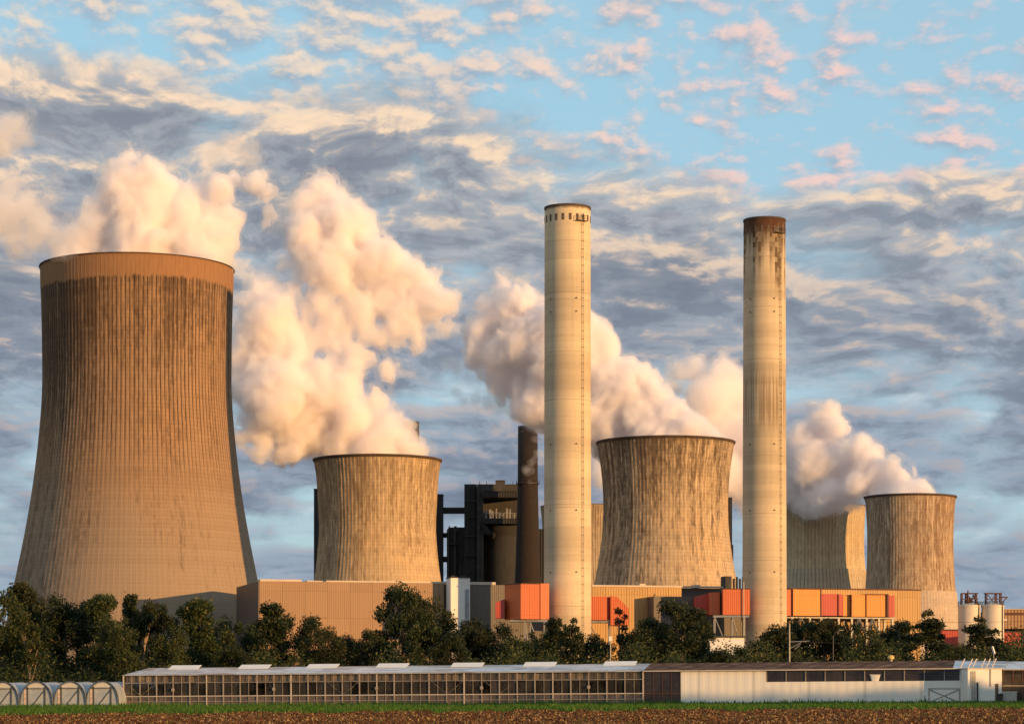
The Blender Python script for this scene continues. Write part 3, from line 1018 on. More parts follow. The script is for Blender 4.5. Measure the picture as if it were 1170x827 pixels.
# ------------------------------------------------------------------ silos, warehouse, sheds at the right
MAT_SILO = plain('silo paint', (.64, .57, .46), 0.6, var=0.07, scale=0.3, stretch=(1, 1, .25))
DS = 700.0
for px, lab in ((1107.5, 'left one of the two cream silos with rusty headframes'), (1134.3, 'right one of the two cream silos, beside the brown warehouse')):
    t = thing('silo', lab, 'silo', (X(px, DS), DS, 0), group='cream silos at the far right')
    r, H = S(12.7, DS), Z(691.5, DS)
    vs, fs, uv = lathe([(r, 0), (r, H)], 48, H=H)
    MB().raw(vs, fs, uv).build('body', MAT_SILO, t, smooth=True)
    vs, fs, uv = lathe([(r + .12, H - .4), (r + .12, H), (r - .1, H + .1), (.05, H + .9)], 48, H=H)
    MB().raw(vs, fs, uv).build('roof', MAT_SILO, t)
    m = MB()
    for k in range(28):
        a = 2 * math.pi * k / 28
        m.bar((math.cos(a) * r, math.sin(a) * r, H), (math.cos(a) * r, math.sin(a) * r, H + 1.1), .06)
        b2 = 2 * math.pi * (k + 1) / 28
        m.bar((math.cos(a) * r, math.sin(a) * r, H + 1.1), (math.cos(b2) * r, math.sin(b2) * r, H + 1.1), .06)
    m.build('railing', MAT_DARKSTEEL, t)
    m = MB()
    hh = 3.3
    flip = -1 if px < 1120 else 1
    for x, y in ((-1.9, -1), (.9, -1), (2.2, -1), (-1.9, 1.2), (.9, 1.2), (2.2, 1.2)):
        m.box(x * flip - .16, x * flip + .16, y - .16, y + .16, H, H + hh)
    m.box(-2.3, 2.4, -1.2, 1.4, H + hh, H + hh + .3)
    m.box(-2.3, 2.4, -1.25, -1.05, H + hh * .5, H + hh * .5 + .25)
    m.bar((-1.9 * flip, -1.1, H), (.9 * flip, -1.1, H + hh), .16)
    m.bar((-1.9 * flip, -1.1, H + hh), (.9 * flip, -1.1, H), .16)
    if flip > 0:
        m.box(2.2, 4.2, -.6, .6, H + 2.2, H + 2.55)
        m.bar((2.2, 0, H + .4), (4.0, 0, H + 2.2), .18)
    else:
        m.box(-1.2, .8, -.9, .9, H, H + 2.2)
        m.tube([(-.6, -1.2, H + .3), (-.6, -1.2, H + 4.3)], .2, 6)
        m.bar((2.6, 0, H + .3), (1.0, 0, H + 3.0), .4)
    m.build('headframe', MAT_RUST, t)
    m = MB(); m.tube([(r * .72, -r * .72 - .1, 1), (r * .72, -r * .72 - .1, H + .5)], .18, 6); m.build('downpipe', MAT_DARKSTEEL, t)

DW = 742.0
t = thing('warehouse', 'brown warehouse with a dark stripe running out of the frame behind the right silo', 'warehouse', (X(1158, DW), DW, 0))
at = (t.location.x, DW)
MAT_BROWNCLAD = corrugated('brown cladding', (.32, .19, .10), 1.0, 0.1, var=0.07)
m = MB(); pxbox(m, 1146, 1200, 696, 718, DW, 40, at); m.v = [(x, y, max(z, Z(718, DW))) for x, y, z in m.v]; m.build('wall', MAT_BROWNCLAD, t)
m = MB(); m.box(X(1146, DW) - at[0], X(1200, DW) - at[0], -.08, .1, Z(702.5, DW), Z(699.6, DW)); m.build('stripe', MAT_RUST, t)
m = MB(); m.box(X(1145.5, DW) - at[0], X(1201, DW) - at[0], -.3, 40.3, Z(696, DW) + .003, Z(695.2, DW)); m.build('roof_edge', MAT_PALE, t)
m = MB(); m.box(X(1146, DW) - at[0], X(1200, DW) - at[0], 4, 40, 0, Z(718.02, DW)); m.build('undercroft', MAT_BLACK, t)
m = MB(); m.box(X(1147, DW) - at[0], X(1150, DW) - at[0], -.5, -.1, Z(708.6, DW), Z(707, DW)); m.build('lamp_housing', MAT_WHITE, t)

for px0, px1, r0, D, mat, lab, nm in ((1076, 1100, 720, 735, MAT_RED, 'low red shed between the pale tower base and the left silo', 'red_shed'),
                                      (1147, 1166, 722, 715, MAT_RED, 'low red shed under the brown warehouse at the right edge', 'red_shed'),
                                      (798, 850, 728, 560, MAT_WHITE, 'low white shed glimpsed through the trees below the stepped orange casing', 'white_shed')):
    t = thing(nm, lab, 'shed', (X((px0 + px1) / 2, D), D, 0))
    w, h = S(px1 - px0, D) / 2, Z(r0, D)
    MB().box(-w, w, 0, 14, 0, h).build('wall', mat, t)
    MB().prism([(-w - .3, -.3), (w + .3, -.3), (w + .3, 14.3), (-w - .3, 14.3)], h + .003, h + .35).build('roof', MAT_GREYC, t)
    MB().box(-w * .3, w * .3, -.06, .2, 0, h * .55).build('door', MAT_STEEL, t)

# ------------------------------------------------------------------ masts and lamps
D = 366.0
t = thing('overhead_mast', 'thin steel railway mast with a cantilever arm, right of the rust topped chimney', 'railway mast', (X(902, D), D, 0))
m = MB(); m.tube([(0, 0, 0), (0, 0, Z(712, D))], [.16, .10], 6); m.build('post', MAT_STEEL, t)
m = MB(); m.bar((0, 0, Z(733, D)), (S(23, D), 0, Z(732, D)), .09); m.bar((0, 0, Z(741, D)), (S(14, D), 0, Z(733, D)), .08); m.bar((S(6, D), 0, Z(741.5, D)), (S(13, D), 0, Z(735, D)), .09); m.build('arm', MAT_STEEL, t)
D = 368.0
MAT_DULL = plain('dull galvanised steel', (.12, .11, .095), 0.7, scale=1.2)
t = thing('street_lamp', 'curved street lamp standing among the trees right of the railway mast', 'street lamp', (X(952, D), D, 0))
m = MB(); m.tube([(0, 0, 0), (0, 0, Z(727, D)), (.35, 0, Z(722, D)), (1.2, 0, Z(719.6, D))], [.08, .06, .05, .05], 6); m.build('post', MAT_DULL, t)
m = MB(); m.box(.9, 1.6, -.12, .12, Z(719.9, D) - .03, Z(719.2, D)); m.build('lamp_head', MAT_STEEL, t)
D = 364.0
t = thing('signal_post', 'short pale post among the trees below the sloping orange casing', 'post', (X(697.5, D), D, 0))
m = MB(); m.tube([(0, 0, 0), (0, 0, Z(727, D))], .09, 6); m.build('post', MAT_STEEL, t)
m = MB(); m.box(-.22, .22, -.18, .18, Z(732, D), Z(726.6, D)); m.build('signal_head', MAT_WHITE, t)

# contact wires of the railway over the trees at the right
D = 367.0
for row0, row1, lab in ((709.5, 708.6, 'thin overhead wire crossing before the silos, the upper of two'),
                        (733.5, 732.5, 'thin overhead wire at the height of the mast arm, the lower of two')):
    t = thing('overhead_wire', lab, 'wire', (X(902, D), D, Z(row0, D)), group='railway wires')
    pts = []
    for k in range(25):
        f = k / 24
        px = 902 + 330 * f
        pts.append(Vector((X(px, D) - X(902, D), 0, Z(row0 + (row1 - row0) * f + 1.6 * math.sin(math.pi * f), D) - Z(row0, D))))
    MB().tube(pts, .022, 5).build('cable', MAT_DARKSTEEL, t)
    MB().box(-.06, .06, -.9, .06, -.05, .05).build('insulator', MAT_STEEL, t)


# ------------------------------------------------------------------ the greenhouse range in front of the trees
GA, GYAW, GPITCH = Vector((-51.5, 325.0, ground(-51.5, 325.0) - .02)), math.atan2(-25.0, 107.2), -0.0062
CG, SG = math.cos(GYAW), math.sin(GYAW)


def gx(px):
    k = (px - CXP) / FPX
    return (325.0 * k + 51.5) / (CG - SG * k)


MAT_ALU = plain('weathered frame', (.36, .31, .26), 0.5, 0.2, scale=1.0)
MAT_FRAMEW = plain('white painted frame', (.52, .46, .40), 0.6, scale=1.0, var=0.15)


def roof_glass():
    m, g, b = new_mat('chalked roof glass')
    co = g.node('ShaderNodeTexCoord').outputs['Object']
    x, y, z = g.xyz(co)
    pane = g.white(g.vec(g.m('FLOOR', g.div(x, 1.165)), g.m('FLOOR', g.div(y, 1.5))))
    n = g.noise(g.vec(g.mul(x, .12), g.mul(y, .35)), 1.0, 4, .6)
    cc = g.mix(pane, (.34, .38, .43), (.50, .54, .58))
    cc = g.mix(g.smooth(g.add(n, g.mul(g.smooth(y, 2.5, 6.0), .12)), .50, .62), cc, (.19, .145, .12))
    bar = g.m('LESS_THAN', g.m('FRACT', g.div(x, 1.165)), .06)
    cc = g.mix(g.mul(bar, .5), cc, (.25, .24, .22))
    g.put(b.inputs['Base Color'], cc)
    b.inputs['Roughness'].default_value = .28
    return m


def tile_roof():
    m, g, b = new_mat('brown tiled roof')
    co = g.node('ShaderNodeTexCoord').outputs['Object']
    x, y, z = g.xyz(co)
    n = g.noise(g.vec(g.mul(x, .35), g.mul(y, .5)), 1.2, 5, .7)
    row = g.m('FRACT', g.div(g.add(x, g.mul(y, -.5)), 2.33))
    cc = g.mix(g.smooth(n, .35, .65), (.085, .050, .036), (.19, .115, .08))
    cc = g.mix(g.smooth(n, .60, .72), cc, (.34, .25, .19))
    g.put(b.inputs['Base Color'], g.mix(g.mul(g.m('LESS_THAN', row, .22), .5), cc, (.030, .022, .018)))
    b.inputs['Roughness'].default_value = 1.0
    b.inputs['Specular IOR Level'].default_value = .05
    return m


def window_glass(name, clear, tint=(.85, .86, .84)):
    m, g, b = new_mat(name)
    tr = g.node('ShaderNodeBsdfTransparent')
    tr.inputs[0].default_value = (*tint, 1)
    co = g.node('ShaderNodeTexCoord').outputs['Object']
    x, y, z = g.xyz(co)
    pane = g.white(g.vec(g.m('FLOOR', g.div(x, 1.165)), g.m('FLOOR', g.div(z, 1.5))))
    n = g.noise(g.vec(x, g.mul(z, .6)), .8, 4, .6)
    g.put(b.inputs['Base Color'], g.mix(n, (.055, .048, .042), (.15, .125, .105)))
    b.inputs['Roughness'].default_value = .12
    mx = g.node('ShaderNodeMixShader')
    g.put(mx.inputs[0], g.add(clear, g.add(g.mul(g.sub(pane, .5), .34), g.mul(g.sub(n, .5), -.55))))
    g.nt.links.new(b.outputs[0], mx.inputs[1])
    g.nt.links.new(tr.outputs[0], mx.inputs[2])
    g.nt.links.new(mx.outputs[0], g.nt.nodes['Material Output'].inputs[0])
    return m


def lower_panel_mat():
    m, g, b = new_mat('dirty lower panels')
    co = g.node('ShaderNodeTexCoord').outputs['Object']
    x, y, z = g.xyz(co)
    pane = g.white(g.vec(g.m('FLOOR', g.div(x, 1.165)), g.m('FLOOR', g.div(z, .68))))
    n = g.noise(g.vec(x, g.mul(z, .5)), 1.1, 5, .6)
    cc = g.mix(pane, (.10, .078, .068), (.165, .135, .118))
    cc = g.mix(g.smooth(n, .42, .68), cc, (.075, .062, .058))
    line = g.m('LESS_THAN', g.m('FRACT', g.div(x, 1.165)), .05)
    g.put(b.inputs['Base Color'], g.mix(g.mul(line, .6), cc, (.30, .25, .2)))
    b.inputs['Roughness'].default_value = .35
    return m


MAT_WALL = corrugated('white sandwich panels', (.80, .77, .71), 1.15, 0.012, rough=.6, var=.010, panel=6.9)
MAT_ROOFGLASS, MAT_TILE = roof_glass(), tile_roof()
MAT_GLASS = window_glass('greenhouse glass', .80)
MAT_LOWPANEL = lower_panel_mat()
MAT_SCREEN = plain('rolled shade screen', (.50, .38, .31), .9, var=.3, scale=.7, stretch=(1, 1, 3))
MAT_DARKGLASS = plain('dark reflective glazing', (.035, .028, .026), .12, var=.5, scale=.35)
EAVE, RIDGE, GDEP = 4.25, 5.25, 12.0


def greenhouse():
    t = thing('greenhouse', 'long low glass greenhouse with pale chalked roof and steel posts at the field edge', 'greenhouse', GA, rot=(0, GPITCH, GYAW))
    L = gx(735)
    nb = 30
    bay = L / nb
    # glazing, lower panels, screens
    m = MB(); m.box(.05, L - .05, .04, .07, 1.42, EAVE - .12); m.build('glass_wall', MAT_GLASS, t)
    m = MB(); m.box(.05, L - .05, .05, .09, 0, 1.34); m.build('lower_panel', MAT_LOWPANEL, t)
    m = MB(); m.box(.3, L - .3, .25, .40, 3.28, 4.02); m.build('shade_screen', MAT_SCREEN, t)
    m = MB(); m.box(.1, L, GDEP - .1, GDEP, 0, EAVE); m.build('back_wall', MAT_LOWPANEL, t)
    m = MB(); m.box(0.02, .10, .1, GDEP, 1.4, EAVE); m.build('gable_glass', MAT_GLASS, t)
    # roof: front slope, back slope, hipped at the left end
    m = MB()
    m.raw([(-.1, -.15, EAVE), (L, -.15, EAVE), (L, GDEP / 2, RIDGE), (1.2, GDEP / 2, RIDGE), (L, GDEP + .15, EAVE), (-.1, GDEP + .15, EAVE),
           (-.1, -.15, EAVE - .08), (L, -.15, EAVE - .08), (L, GDEP + .15, EAVE - .08), (-.1, GDEP + .15, EAVE - .08)],
          [(0, 1, 2, 3), (3, 2, 4, 5), (0, 3, 5), (6, 7, 1, 0), (1, 7, 8, 4, 2), (4, 8, 9, 5), (5, 9, 6, 0), (6, 9, 8, 7)])
    m.build('roof', MAT_ROOFGLASS, t)
    # open ridge vents
    rnd = random.Random(3)
    for px in (195, 276, 355, 436, 523, 607, 700):
        x = gx(px)
        m = MB()
        z0 = RIDGE
        m.raw([(x - 2.1, GDEP / 2 - 1.5, z0 - .20), (x + 2.1, GDEP / 2 - 1.5, z0 - .20), (x + 2.1, GDEP / 2 + .1, z0 + .34), (x - 2.1, GDEP / 2 + .1, z0 + .34),
               (x - 2.1, GDEP / 2 - 1.5, z0 - .24), (x + 2.1, GDEP / 2 - 1.5, z0 - .24), (x + 2.1, GDEP / 2 + .1, z0 + .28), (x - 2.1, GDEP / 2 + .1, z0 + .28)],
              [(0, 1, 2, 3), (7, 6, 5, 4), (0, 4, 5, 1), (1, 5, 6, 2), (2, 6, 7, 3), (3, 7, 4, 0)])
        m.build('ridge_vent', MAT_WHITE, t)
    # posts: heavy every bay, light glazing bars between
    for k in range(nb + 1):
        x = k * bay
        w = .05 if k % 2 else .07
        m = MB(); m.box(x - w, x + w, -.10, .035, 0, EAVE - .02); m.build('post', MAT_FRAMEW if k % 5 == 0 else MAT_ALU, t)
        if k % 6 == 3:
            m = MB(); m.box(x - .20, x + .20, -.20, -.11, 2.05, 2.45); m.box(x - .14, x + .14, -.28, -.20, 2.13, 2.38); m.build('vent_motor', MAT_ALU, t)
    for k in range(nb):
        x = (k + .5) * bay
        MB().box(x - .022, x + .022, -.04, .034, 0, EAVE - .02).build('glazing_bar', MAT_ALU, t)
    for z, h, mt in ((EAVE - .10, .16, MAT_ALU), (3.16, .08, MAT_ALU), (1.36, .13, MAT_FRAMEW), (.68, .07, MAT_ALU)):
        m = MB(); m.box(-.1, L + .1, -.14, -.101, z, z + h); m.build('rail', mt, t)
    # wind braces
    for k in (0, 12, 18, 21):
        m = MB()
        m.bar((k * bay, .3, 3.3), ((k + 1) * bay, .3, 1.5), .07)
        m.bar(((k + 1) * bay, .3, 1.5), ((k + 2) * bay, .3, 3.3), .07)
        m.build('brace', MAT_FRAMEW, t)
    # inner rows of posts
    m = MB()
    for k in range(0, nb, 2):
        for y in (4.0, 8.0):
            m.box(k * bay - .05, k * bay + .05, y - .05, y + .05, 0, EAVE)
    m.build('inner_post', MAT_ALU, t)
    return t, L


gh, GL = greenhouse()


def glocal(x, y, z):
    return Matrix.Translation(GA) @ Euler((0, GPITCH, GYAW)).to_matrix().to_4x4() @ Vector((x, y, z))


def leaf_mat(name, cols, trans=.25):
    m, g, b = new_mat(name)
    gi = g.node('ShaderNodeNewGeometry').outputs['Random Per Island']
    oi = g.node('ShaderNodeObjectInfo').outputs['Random']
    cc = g.mix(gi, cols[0], cols[1])
    if len(cols) > 2:
        cc = g.mix(g.smooth(gi, .80, .96), cc, cols[2])
    hs_ = g.node('ShaderNodeHueSaturation')
    g.put(hs_.inputs['Hue'], g.add(.485, g.mul(oi, .03)))
    g.put(hs_.inputs['Value'], g.add(.75, g.mul(oi, .5)))
    g.put(hs_.inputs['Color'], cc)
    g.put(b.inputs['Base Color'], hs_.outputs[0])
    b.inputs['Roughness'].default_value = .65
    b.inputs['Specular IOR Level'].default_value = .25
    tl = g.node('ShaderNodeBsdfTranslucent')
    g.put(tl.inputs[0], hs_.outputs[0])
    mx = g.node('ShaderNodeMixShader')
    mx.inputs[0].default_value = trans
    g.nt.links.new(b.outputs[0], mx.inputs[1])
    g.nt.links.new(tl.outputs[0], mx.inputs[2])
    g.nt.links.new(mx.outputs[0], g.nt.nodes['Material Output'].inputs[0])
    return m


MAT_CROP = leaf_mat('crop leaf', ((.010, .018, .007), (.026, .042, .013)))


def leaves(m, pts, size, rnd, droop=0.0):
    """small leaf-shaped faces at the given points"""
    for p in pts:
        a = rnd.uniform(0, 2 * math.pi)
        tl = rnd.gauss(0, .8)
        s = size * rnd.uniform(.55, 1.35)
        u = Vector((math.cos(a) * math.cos(tl), math.sin(a) * math.cos(tl), math.sin(tl) - droop)).normalized()
        w = u.cross(Vector((rnd.gauss(0, 1), rnd.gauss(0, 1), rnd.gauss(0, 1)))).normalized()
        b = len(m.v)
        q = [p - u * s, p + w * s * .55 - u * .1 * s, p + u * s, p - w * s * .55 + u * .15 * s]
        m.v += [tuple(c) for c in q]
        m.f.append((b, b + 1, b + 2, b + 3))


rnd = random.Random(11)
m = MB()
pts = []
for k in range(9000):
    row = rnd.choice((1.4, 3.0, 4.6, 6.2))
    x = rnd.uniform(.6, GL - .6)
    top = 2.7 + .55 * math.sin(x * .31) * math.sin(x * .11 + row) + .35 * math.sin(x * 1.9 + row)
    pts.append(glocal(x, row + rnd.gauss(0, .25), .5 + (top - .5) * math.sqrt(rnd.random())))
leaves(m, pts, .17, rnd)
finish(m.build('crop_plants', MAT_CROP), 'dark green crop growing in rows inside the long glass greenhouse', 'crop plants', kind='stuff')


def packing_shed():
    """the closed white part of the range, brown tiles over it, a dark glazed bay at its left"""
    x0, x1, x2, x3, x4 = gx(735), gx(778), gx(875), gx(1089), gx(1105)
    t = thing('packing_shed', 'white walled shed with brown tiled roof and a dark window strip, joined to the greenhouse', 'shed',
              glocal(x0, 0, 0), rot=(0, GPITCH, GYAW))
    x1, x2, x3, x4 = x1 - x0, x2 - x0, x3 - x0, x4 - x0
    zs = 2.75                                       # sill of the window strip
    m = MB(); m.box(x1, x2, 0, 11.9, 0, EAVE - .1); m.box(x2 + .002, x4, 0, 11.9, 0, zs); m.build('white_wall', MAT_WALL, t)
    m = MB(); m.box(x2 + .003, x4 - .2, .25, .32, zs + .02, EAVE - .2); m.build('window_or_shade_strip', MAT_DARKGLASS, t)
    for k in range(11):
        x = x2 + .1 + (x4 - x2 - .4) * k / 10
        m = MB(); m.box(x - .05, x + .05, .12, .24, zs + .02, EAVE - .2); m.build('mullion', MAT_ALU, t)
    m = MB(); m.box(.1, x1 - .01, .1, .16, 0, EAVE - .15); m.build('dark_glazing', MAT_DARKGLASS, t)
    for k in range(5):
        x = .12 + (x1 - .2) * k / 4
        m = MB(); m.box(x - .03, x + .03, .02, .09, 0, EAVE - .15); m.build('glazing_bar', MAT_RUST, t)
    m = MB(); m.box(.1, x1 - .02, .03, .09, 1.38, 1.46); m.build('rail', MAT_RUST, t)
    m = MB()
    m.raw([(.02, -.2, EAVE + .02), (x3, -.2, EAVE + .02), (x3, GDEP / 2, RIDGE + .03), (.02, GDEP / 2, RIDGE + .03), (x3, GDEP + .2, EAVE), (.02, GDEP + .2, EAVE),
           (.02, -.2, EAVE - .08), (x3, -.2, EAVE - .08), (x3, GDEP + .2, EAVE - .08), (.02, GDEP + .2, EAVE - .08)],
          [(0, 1, 2, 3), (3, 2, 4, 5), (6, 7, 1, 0), (1, 7, 8, 4, 2), (4, 8, 9, 5), (5, 9, 6, 0, 3), (6, 9, 8, 7)])
    m.build('roof', MAT_TILE, t)
    m = MB(); m.box(.02, x4, -.32, -.203, EAVE - .10, EAVE + .04); m.build('gutter', MAT_FRAMEW, t)
    # glazed end of the roof with tilted white bars
    m = MB()
    m.raw([(x3 + .01, -.2, EAVE + .02), (x4 + 4.6, -.2, EAVE - .1), (x4 + 4.6, GDEP / 2, RIDGE - .1), (x3 + .01, GDEP / 2, RIDGE + .03), (x3 + .01, -.2, EAVE - .06), (x4 + 4.6, -.2, EAVE - .18), (x4 + 4.6, GDEP / 2, RIDGE - .3), (x3 + .01, GDEP / 2, RIDGE - .2)],
          [(0, 1, 2, 3), (0, 4, 5, 1), (1, 5, 6, 2), (2, 6, 7, 3), (3, 7, 4, 0), (4, 7, 6, 5)])
    m.build('glass_roof', MAT_ROOFGLASS, t)
    for k in (.9, 1.85, 2.35, 3.4, 4.0, 4.7):
        m = MB(); m.bar((x3 + k, -.1, EAVE + .02), (x3 + k + .45, 1.6, EAVE + 1.15), .12); m.build('vent_bar', MAT_FRAMEW, t)
    return t, x0, x4


ps, PS0, PSL = packing_shed()

# white basin on the sill, little yellow cowl on the roof
bx = gx(1000)
t = thing('basin', 'small white tub sitting on the sill of the dark window strip', 'tub', glocal(bx, .10, 2.755), GYAW)
vs, fs, uv = lathe([(.05, 0), (.42, 0), (.62, .75), (.56, .75), (.38, .08), (.05, .08)], 20)
MB().raw([(x, y * .16, z) for x, y, z in vs], fs).build('bowl', MAT_WHITE, t)
MB().box(-.66, .66, -.12, .12, .752, .82).build('lid', MAT_WHITE, t)
t = thing('roof_cowl', 'small round yellow cowl on the ridge of the brown tiled roof', 'roof vent', glocal(gx(1014), GDEP / 2, RIDGE), GYAW)
MB().tube([(0, 0, -.1), (0, 0, .35)], .22, 12).build('pipe', MAT_STEEL, t)
vs, fs, uv = lathe([(.40, .3), (.44, .5), (.30, .72), (.03, .8)], 16)
MB().raw(vs, fs).build('cap', plain('yellow paint', (.70, .45, .12), .5), t, smooth=True)

# end building: bright white wall with doors
DE = 297.5
ex0, ex1 = X(1105.6, DE), X(1146, DE)
gz = ground(ex0, DE)
t = thing('end_building', 'small white end building with a lattice door at the right end of the packing shed', 'outbuilding', (ex0, DE, gz - .1), R(9))
w = (ex1 - ex0) / math.cos(R(9))
zt = Z(763, DE) - gz
MB().box(.02, w, 0, 9, 0, zt).build('wall', MAT_WHITE, t)
MB().box(-.05, w + .1, -.1, 9.1, zt + .003, zt + .12).build('roof_edge', MAT_FRAMEW, t)
d = MB()
d.box(.45, 1.0, -.06, .04, 0, zt - .25)
do = d.build('door', MAT_STEEL, t)
d = MB()
for k in range(6):
    d.box(.45, 1.0, -.09, -.061, .3 + k * .62, .38 + k * .62)
for x in (.45, .7, .95):
    d.box(x - .03, x + .03, -.09, -.061, .1, zt - .3)
d.build('door_frame', MAT_FRAMEW, do)
MB().box(1.15, 1.28, -.25, -.05, 0, zt * .62).build('post', MAT_DARKSTEEL, t)
MB().box(w - .85, w - .45, -.05, .05, 0, zt * .58).build('door', MAT_VOID, t)
MB().tube([(w * .66, -.1, zt * .5), (w * .66, -.1, zt)], .04, 5).build('cable', MAT_DARKSTEEL, t)

# right-hand glasshouse
DR = 300.0
t = thing('glasshouse', 'glasshouse with dark mullions running out of the frame at the right edge', 'greenhouse', (X(1146.4, DR), DR, ground(60, DR) - .1), R(4))
zt = Z(764, DR) - t.location.z
MB().box(.0, 9, .05, .09, 0, zt).build('glass_wall', MAT_GLASS, t)
MB().box(.0, 9, 3.4, 3.5, 0, zt).build('back_wall', MAT_LOWPANEL, t)
for k in range(7):
    MB().box(k * 1.2 - .05, k * 1.2 + .05, -.06, .045, 0, zt).build('mullion', MAT_RUST, t)
for z in (.02, zt * .5, zt - .12):
    MB().box(-.05, 9.05, -.10, -.062, z, z + .12).build('rail', MAT_ALU, t)
m = MB()
m.raw([(-.05, -.15, zt), (9.1, -.15, zt), (9.1, 5, zt + 1.0), (-.05, 5, zt + 1.0), (9.1, 10, zt), (-.05, 10, zt)], [(0, 1, 2, 3), (3, 2, 4, 5), (0, 3, 5), (1, 4, 2), (0, 5, 4, 1)])
m.build('roof', MAT_ROOFGLASS, t)

DBIN = 292.0
t = thing('waste_bin', 'dark wheeled bin standing at the right corner of the white end building', 'bin', (X(1142, DBIN), DBIN, ground(58, DBIN)))
MB().prism_y([(-.30, .12), (.30, .12), (.36, 1.05), (-.36, 1.05)], -.35, .35).build('body', MAT_DARKSTEEL, t)
MB().box(-.40, .40, -.42, .40, 1.053, 1.13).build('lid', MAT_VOID, t)
for sx in (-.3, .3):
    o = MB().tube([(sx - .04, .3, .11), (sx + .04, .3, .11)], .11, 10).build('wheel', MAT_VOID, t)
t = thing('crate', 'pale box standing on the grass right of the dark bin', 'box', (X(1153.5, DBIN), DBIN, ground(59, DBIN)))
w = S(8.2, DBIN)
MB().box(-w, w, 0, 1.1, .1, 1.28).build('body', plain('pale plastic', (.42, .38, .33), .6), t)
MB().box(-w - .04, w + .04, -.04, 1.14, 1.283, 1.36).build('lid', MAT_WHITE, t)
for sx in (-w + .15, w - .15):
    MB().box(sx - .1, sx + .1, .1, 1.0, 0, .098).build('foot', MAT_DARKSTEEL, t)

DL = 312.0
t = thing('floodlight', 'thin pole with a tilted floodlight sticking up behind the white end building', 'floodlight', (X(1135.4, DL), DL, ground(61, DL)))
m = MB(); m.tube([(0, 0, 0), (0, 0, Z(744, DL) - ground(61, DL))], .05, 6); m.build('pole', MAT_STEEL, t)
zt = Z(744, DL) - t.location.z
m = MB(); m.bar((.08, -.1, zt - .3), (-.22, -.1, zt + .65), .22); m.build('lamp_head', MAT_WHITE, t)

# steel gate frame with a cross standing in the grass
DG = 290.0
t = thing('goal_frame', 'grey steel frame with crossed braces leaning by the white shed wall', 'steel frame', (X(1079, DG), DG, ground(51, DG)))
w, h = S(17.5, DG), S(16, DG)
for sx in (-1, 1):
    m = MB(); m.box(sx * w - .09, sx * w + .09, -.09, .09, 0, h); m.build('post', MAT_STEEL, t)
m = MB(); m.box(-w - .09, w + .09, -.1, .1, h + .002, h + .17); m.build('crossbar', MAT_STEEL, t)
m = MB(); m.bar((-w, 0, .15), (w, 0, h), .11); m.build('brace', MAT_STEEL, t)
m = MB(); m.bar((-w, .13, h), (w, .13, .15), .11); m.build('brace', MAT_STEEL, t)
m = MB(); m.box(-w - .55, -w - .45, -.05, .05, 0, h * .55); m.build('stake', MAT_DARKSTEEL, t)

# ------------------------------------------------------------------ polytunnels at the left


def film_mat():
    m, g, b = new_mat('tunnel film')
    co = g.node('ShaderNodeTexCoord').outputs['Object']
    n = g.noise(co, .8, 5, .6)
    g.put(b.inputs['Base Color'], g.mix(g.smooth(n, .35, .68), (.40, .46, .52), (.56, .60, .63)))
    b.inputs['Roughness'].default_value = .38
    tl = g.node('ShaderNodeBsdfTranslucent')
    tl.inputs[0].default_value = (.48, .54, .60, 1)
    mx = g.node('ShaderNodeMixShader')
    mx.inputs[0].default_value = .35
    g.nt.links.new(b.outputs[0], mx.inputs[1])
    g.nt.links.new(tl.outputs[0], mx.inputs[2])
    g.nt.links.new(mx.outputs[0], g.nt.nodes['Material Output'].inputs[0])
    return m


MAT_FILM = film_mat()
MAT_HOOP = plain('dark hoop', (.05, .055, .06), .6, scale=1)
DT = 322.0
TW, TH = S(18.6, DT), S(30.5, DT)


def tunnel_arc(f=1.0, n=18):
    pts = []
    for k in range(n + 1):
        a = math.pi * k / n
        pts.append((-math.cos(a) * TW * f, (math.sin(a) ** .72) * TH * f))
    return pts


def polytunnel(px, label):
    """hoop house: film over hoops, running back to the right"""
    t = thing('polytunnel', label, 'polytunnel', (X(px, DT), DT, ground(X(px, DT), DT) - .05), group='polytunnels beside the greenhouse')
    L, n, sk = 22.0, 18, .227                       # length back, skewed run to the right
    arc = tunnel_arc(.985)
    vs, fs = [], []
    for j in range(9):
        y = .12 + L * j / 8
        sag = 1 - .018 * (j % 2)
        vs += [(x * sag + y * sk, y, z * sag) for x, z in arc]
    q = n + 1
    for j in range(8):
        for k in range(n):
            fs.append((j * q + k, j * q + k + 1, (j + 1) * q + k + 1, (j + 1) * q + k))
    m = MB().raw(vs, fs); m.build('film_cover', MAT_FILM, t, smooth=True)
    m = MB().prism_y([(x * .97, z * .97) for x, z in arc], .20, .24); m.build('end_sheet', MAT_FILM, t)
    m = MB(); m.tube([(x, 0, z) for x, z in tunnel_arc(1.0)], .085, 6); m.build('hoop', MAT_HOOP, t)
    for j in (2, 4, 6, 8):
        m = MB(); y = .12 + L * j / 8
        m.tube([(x + y * sk, y, z) for x, z in tunnel_arc(1.0)], .05, 5); m.build('hoop', MAT_HOOP, t)
    w = TW * .52
    fr = MB()
    fr.box(-w * 1.35, w * 1.35, .08, .17, TH * .72, TH * .72 + .10)
    fr.box(w * .95, w * .95 + .12, .06, .19, 0, TH * .80)
    fr.box(-w * 1.0 - .12, -w * 1.0, .06, .19, 0, TH * .80)
    fr.bar((-w * .6, .1, .2), (w * .9, .1, TH * .66), .07)
    fr.build('door_frame', MAT_HOOP, t)
    m = MB(); m.box(-w * 1.0 - .55, -w * 1.0 - .15, .15, .19, 0, TH * .7); m.build('door_flap', MAT_SCREEN, t)
    m = MB(); m.prism_y([(x * .96, z * .96 - .004) for x, z in arc if z > TH * .74], .185, .197); m.build('gable_sheet', plain('gable film', (.52, .50, .47), .6), t)
    return t


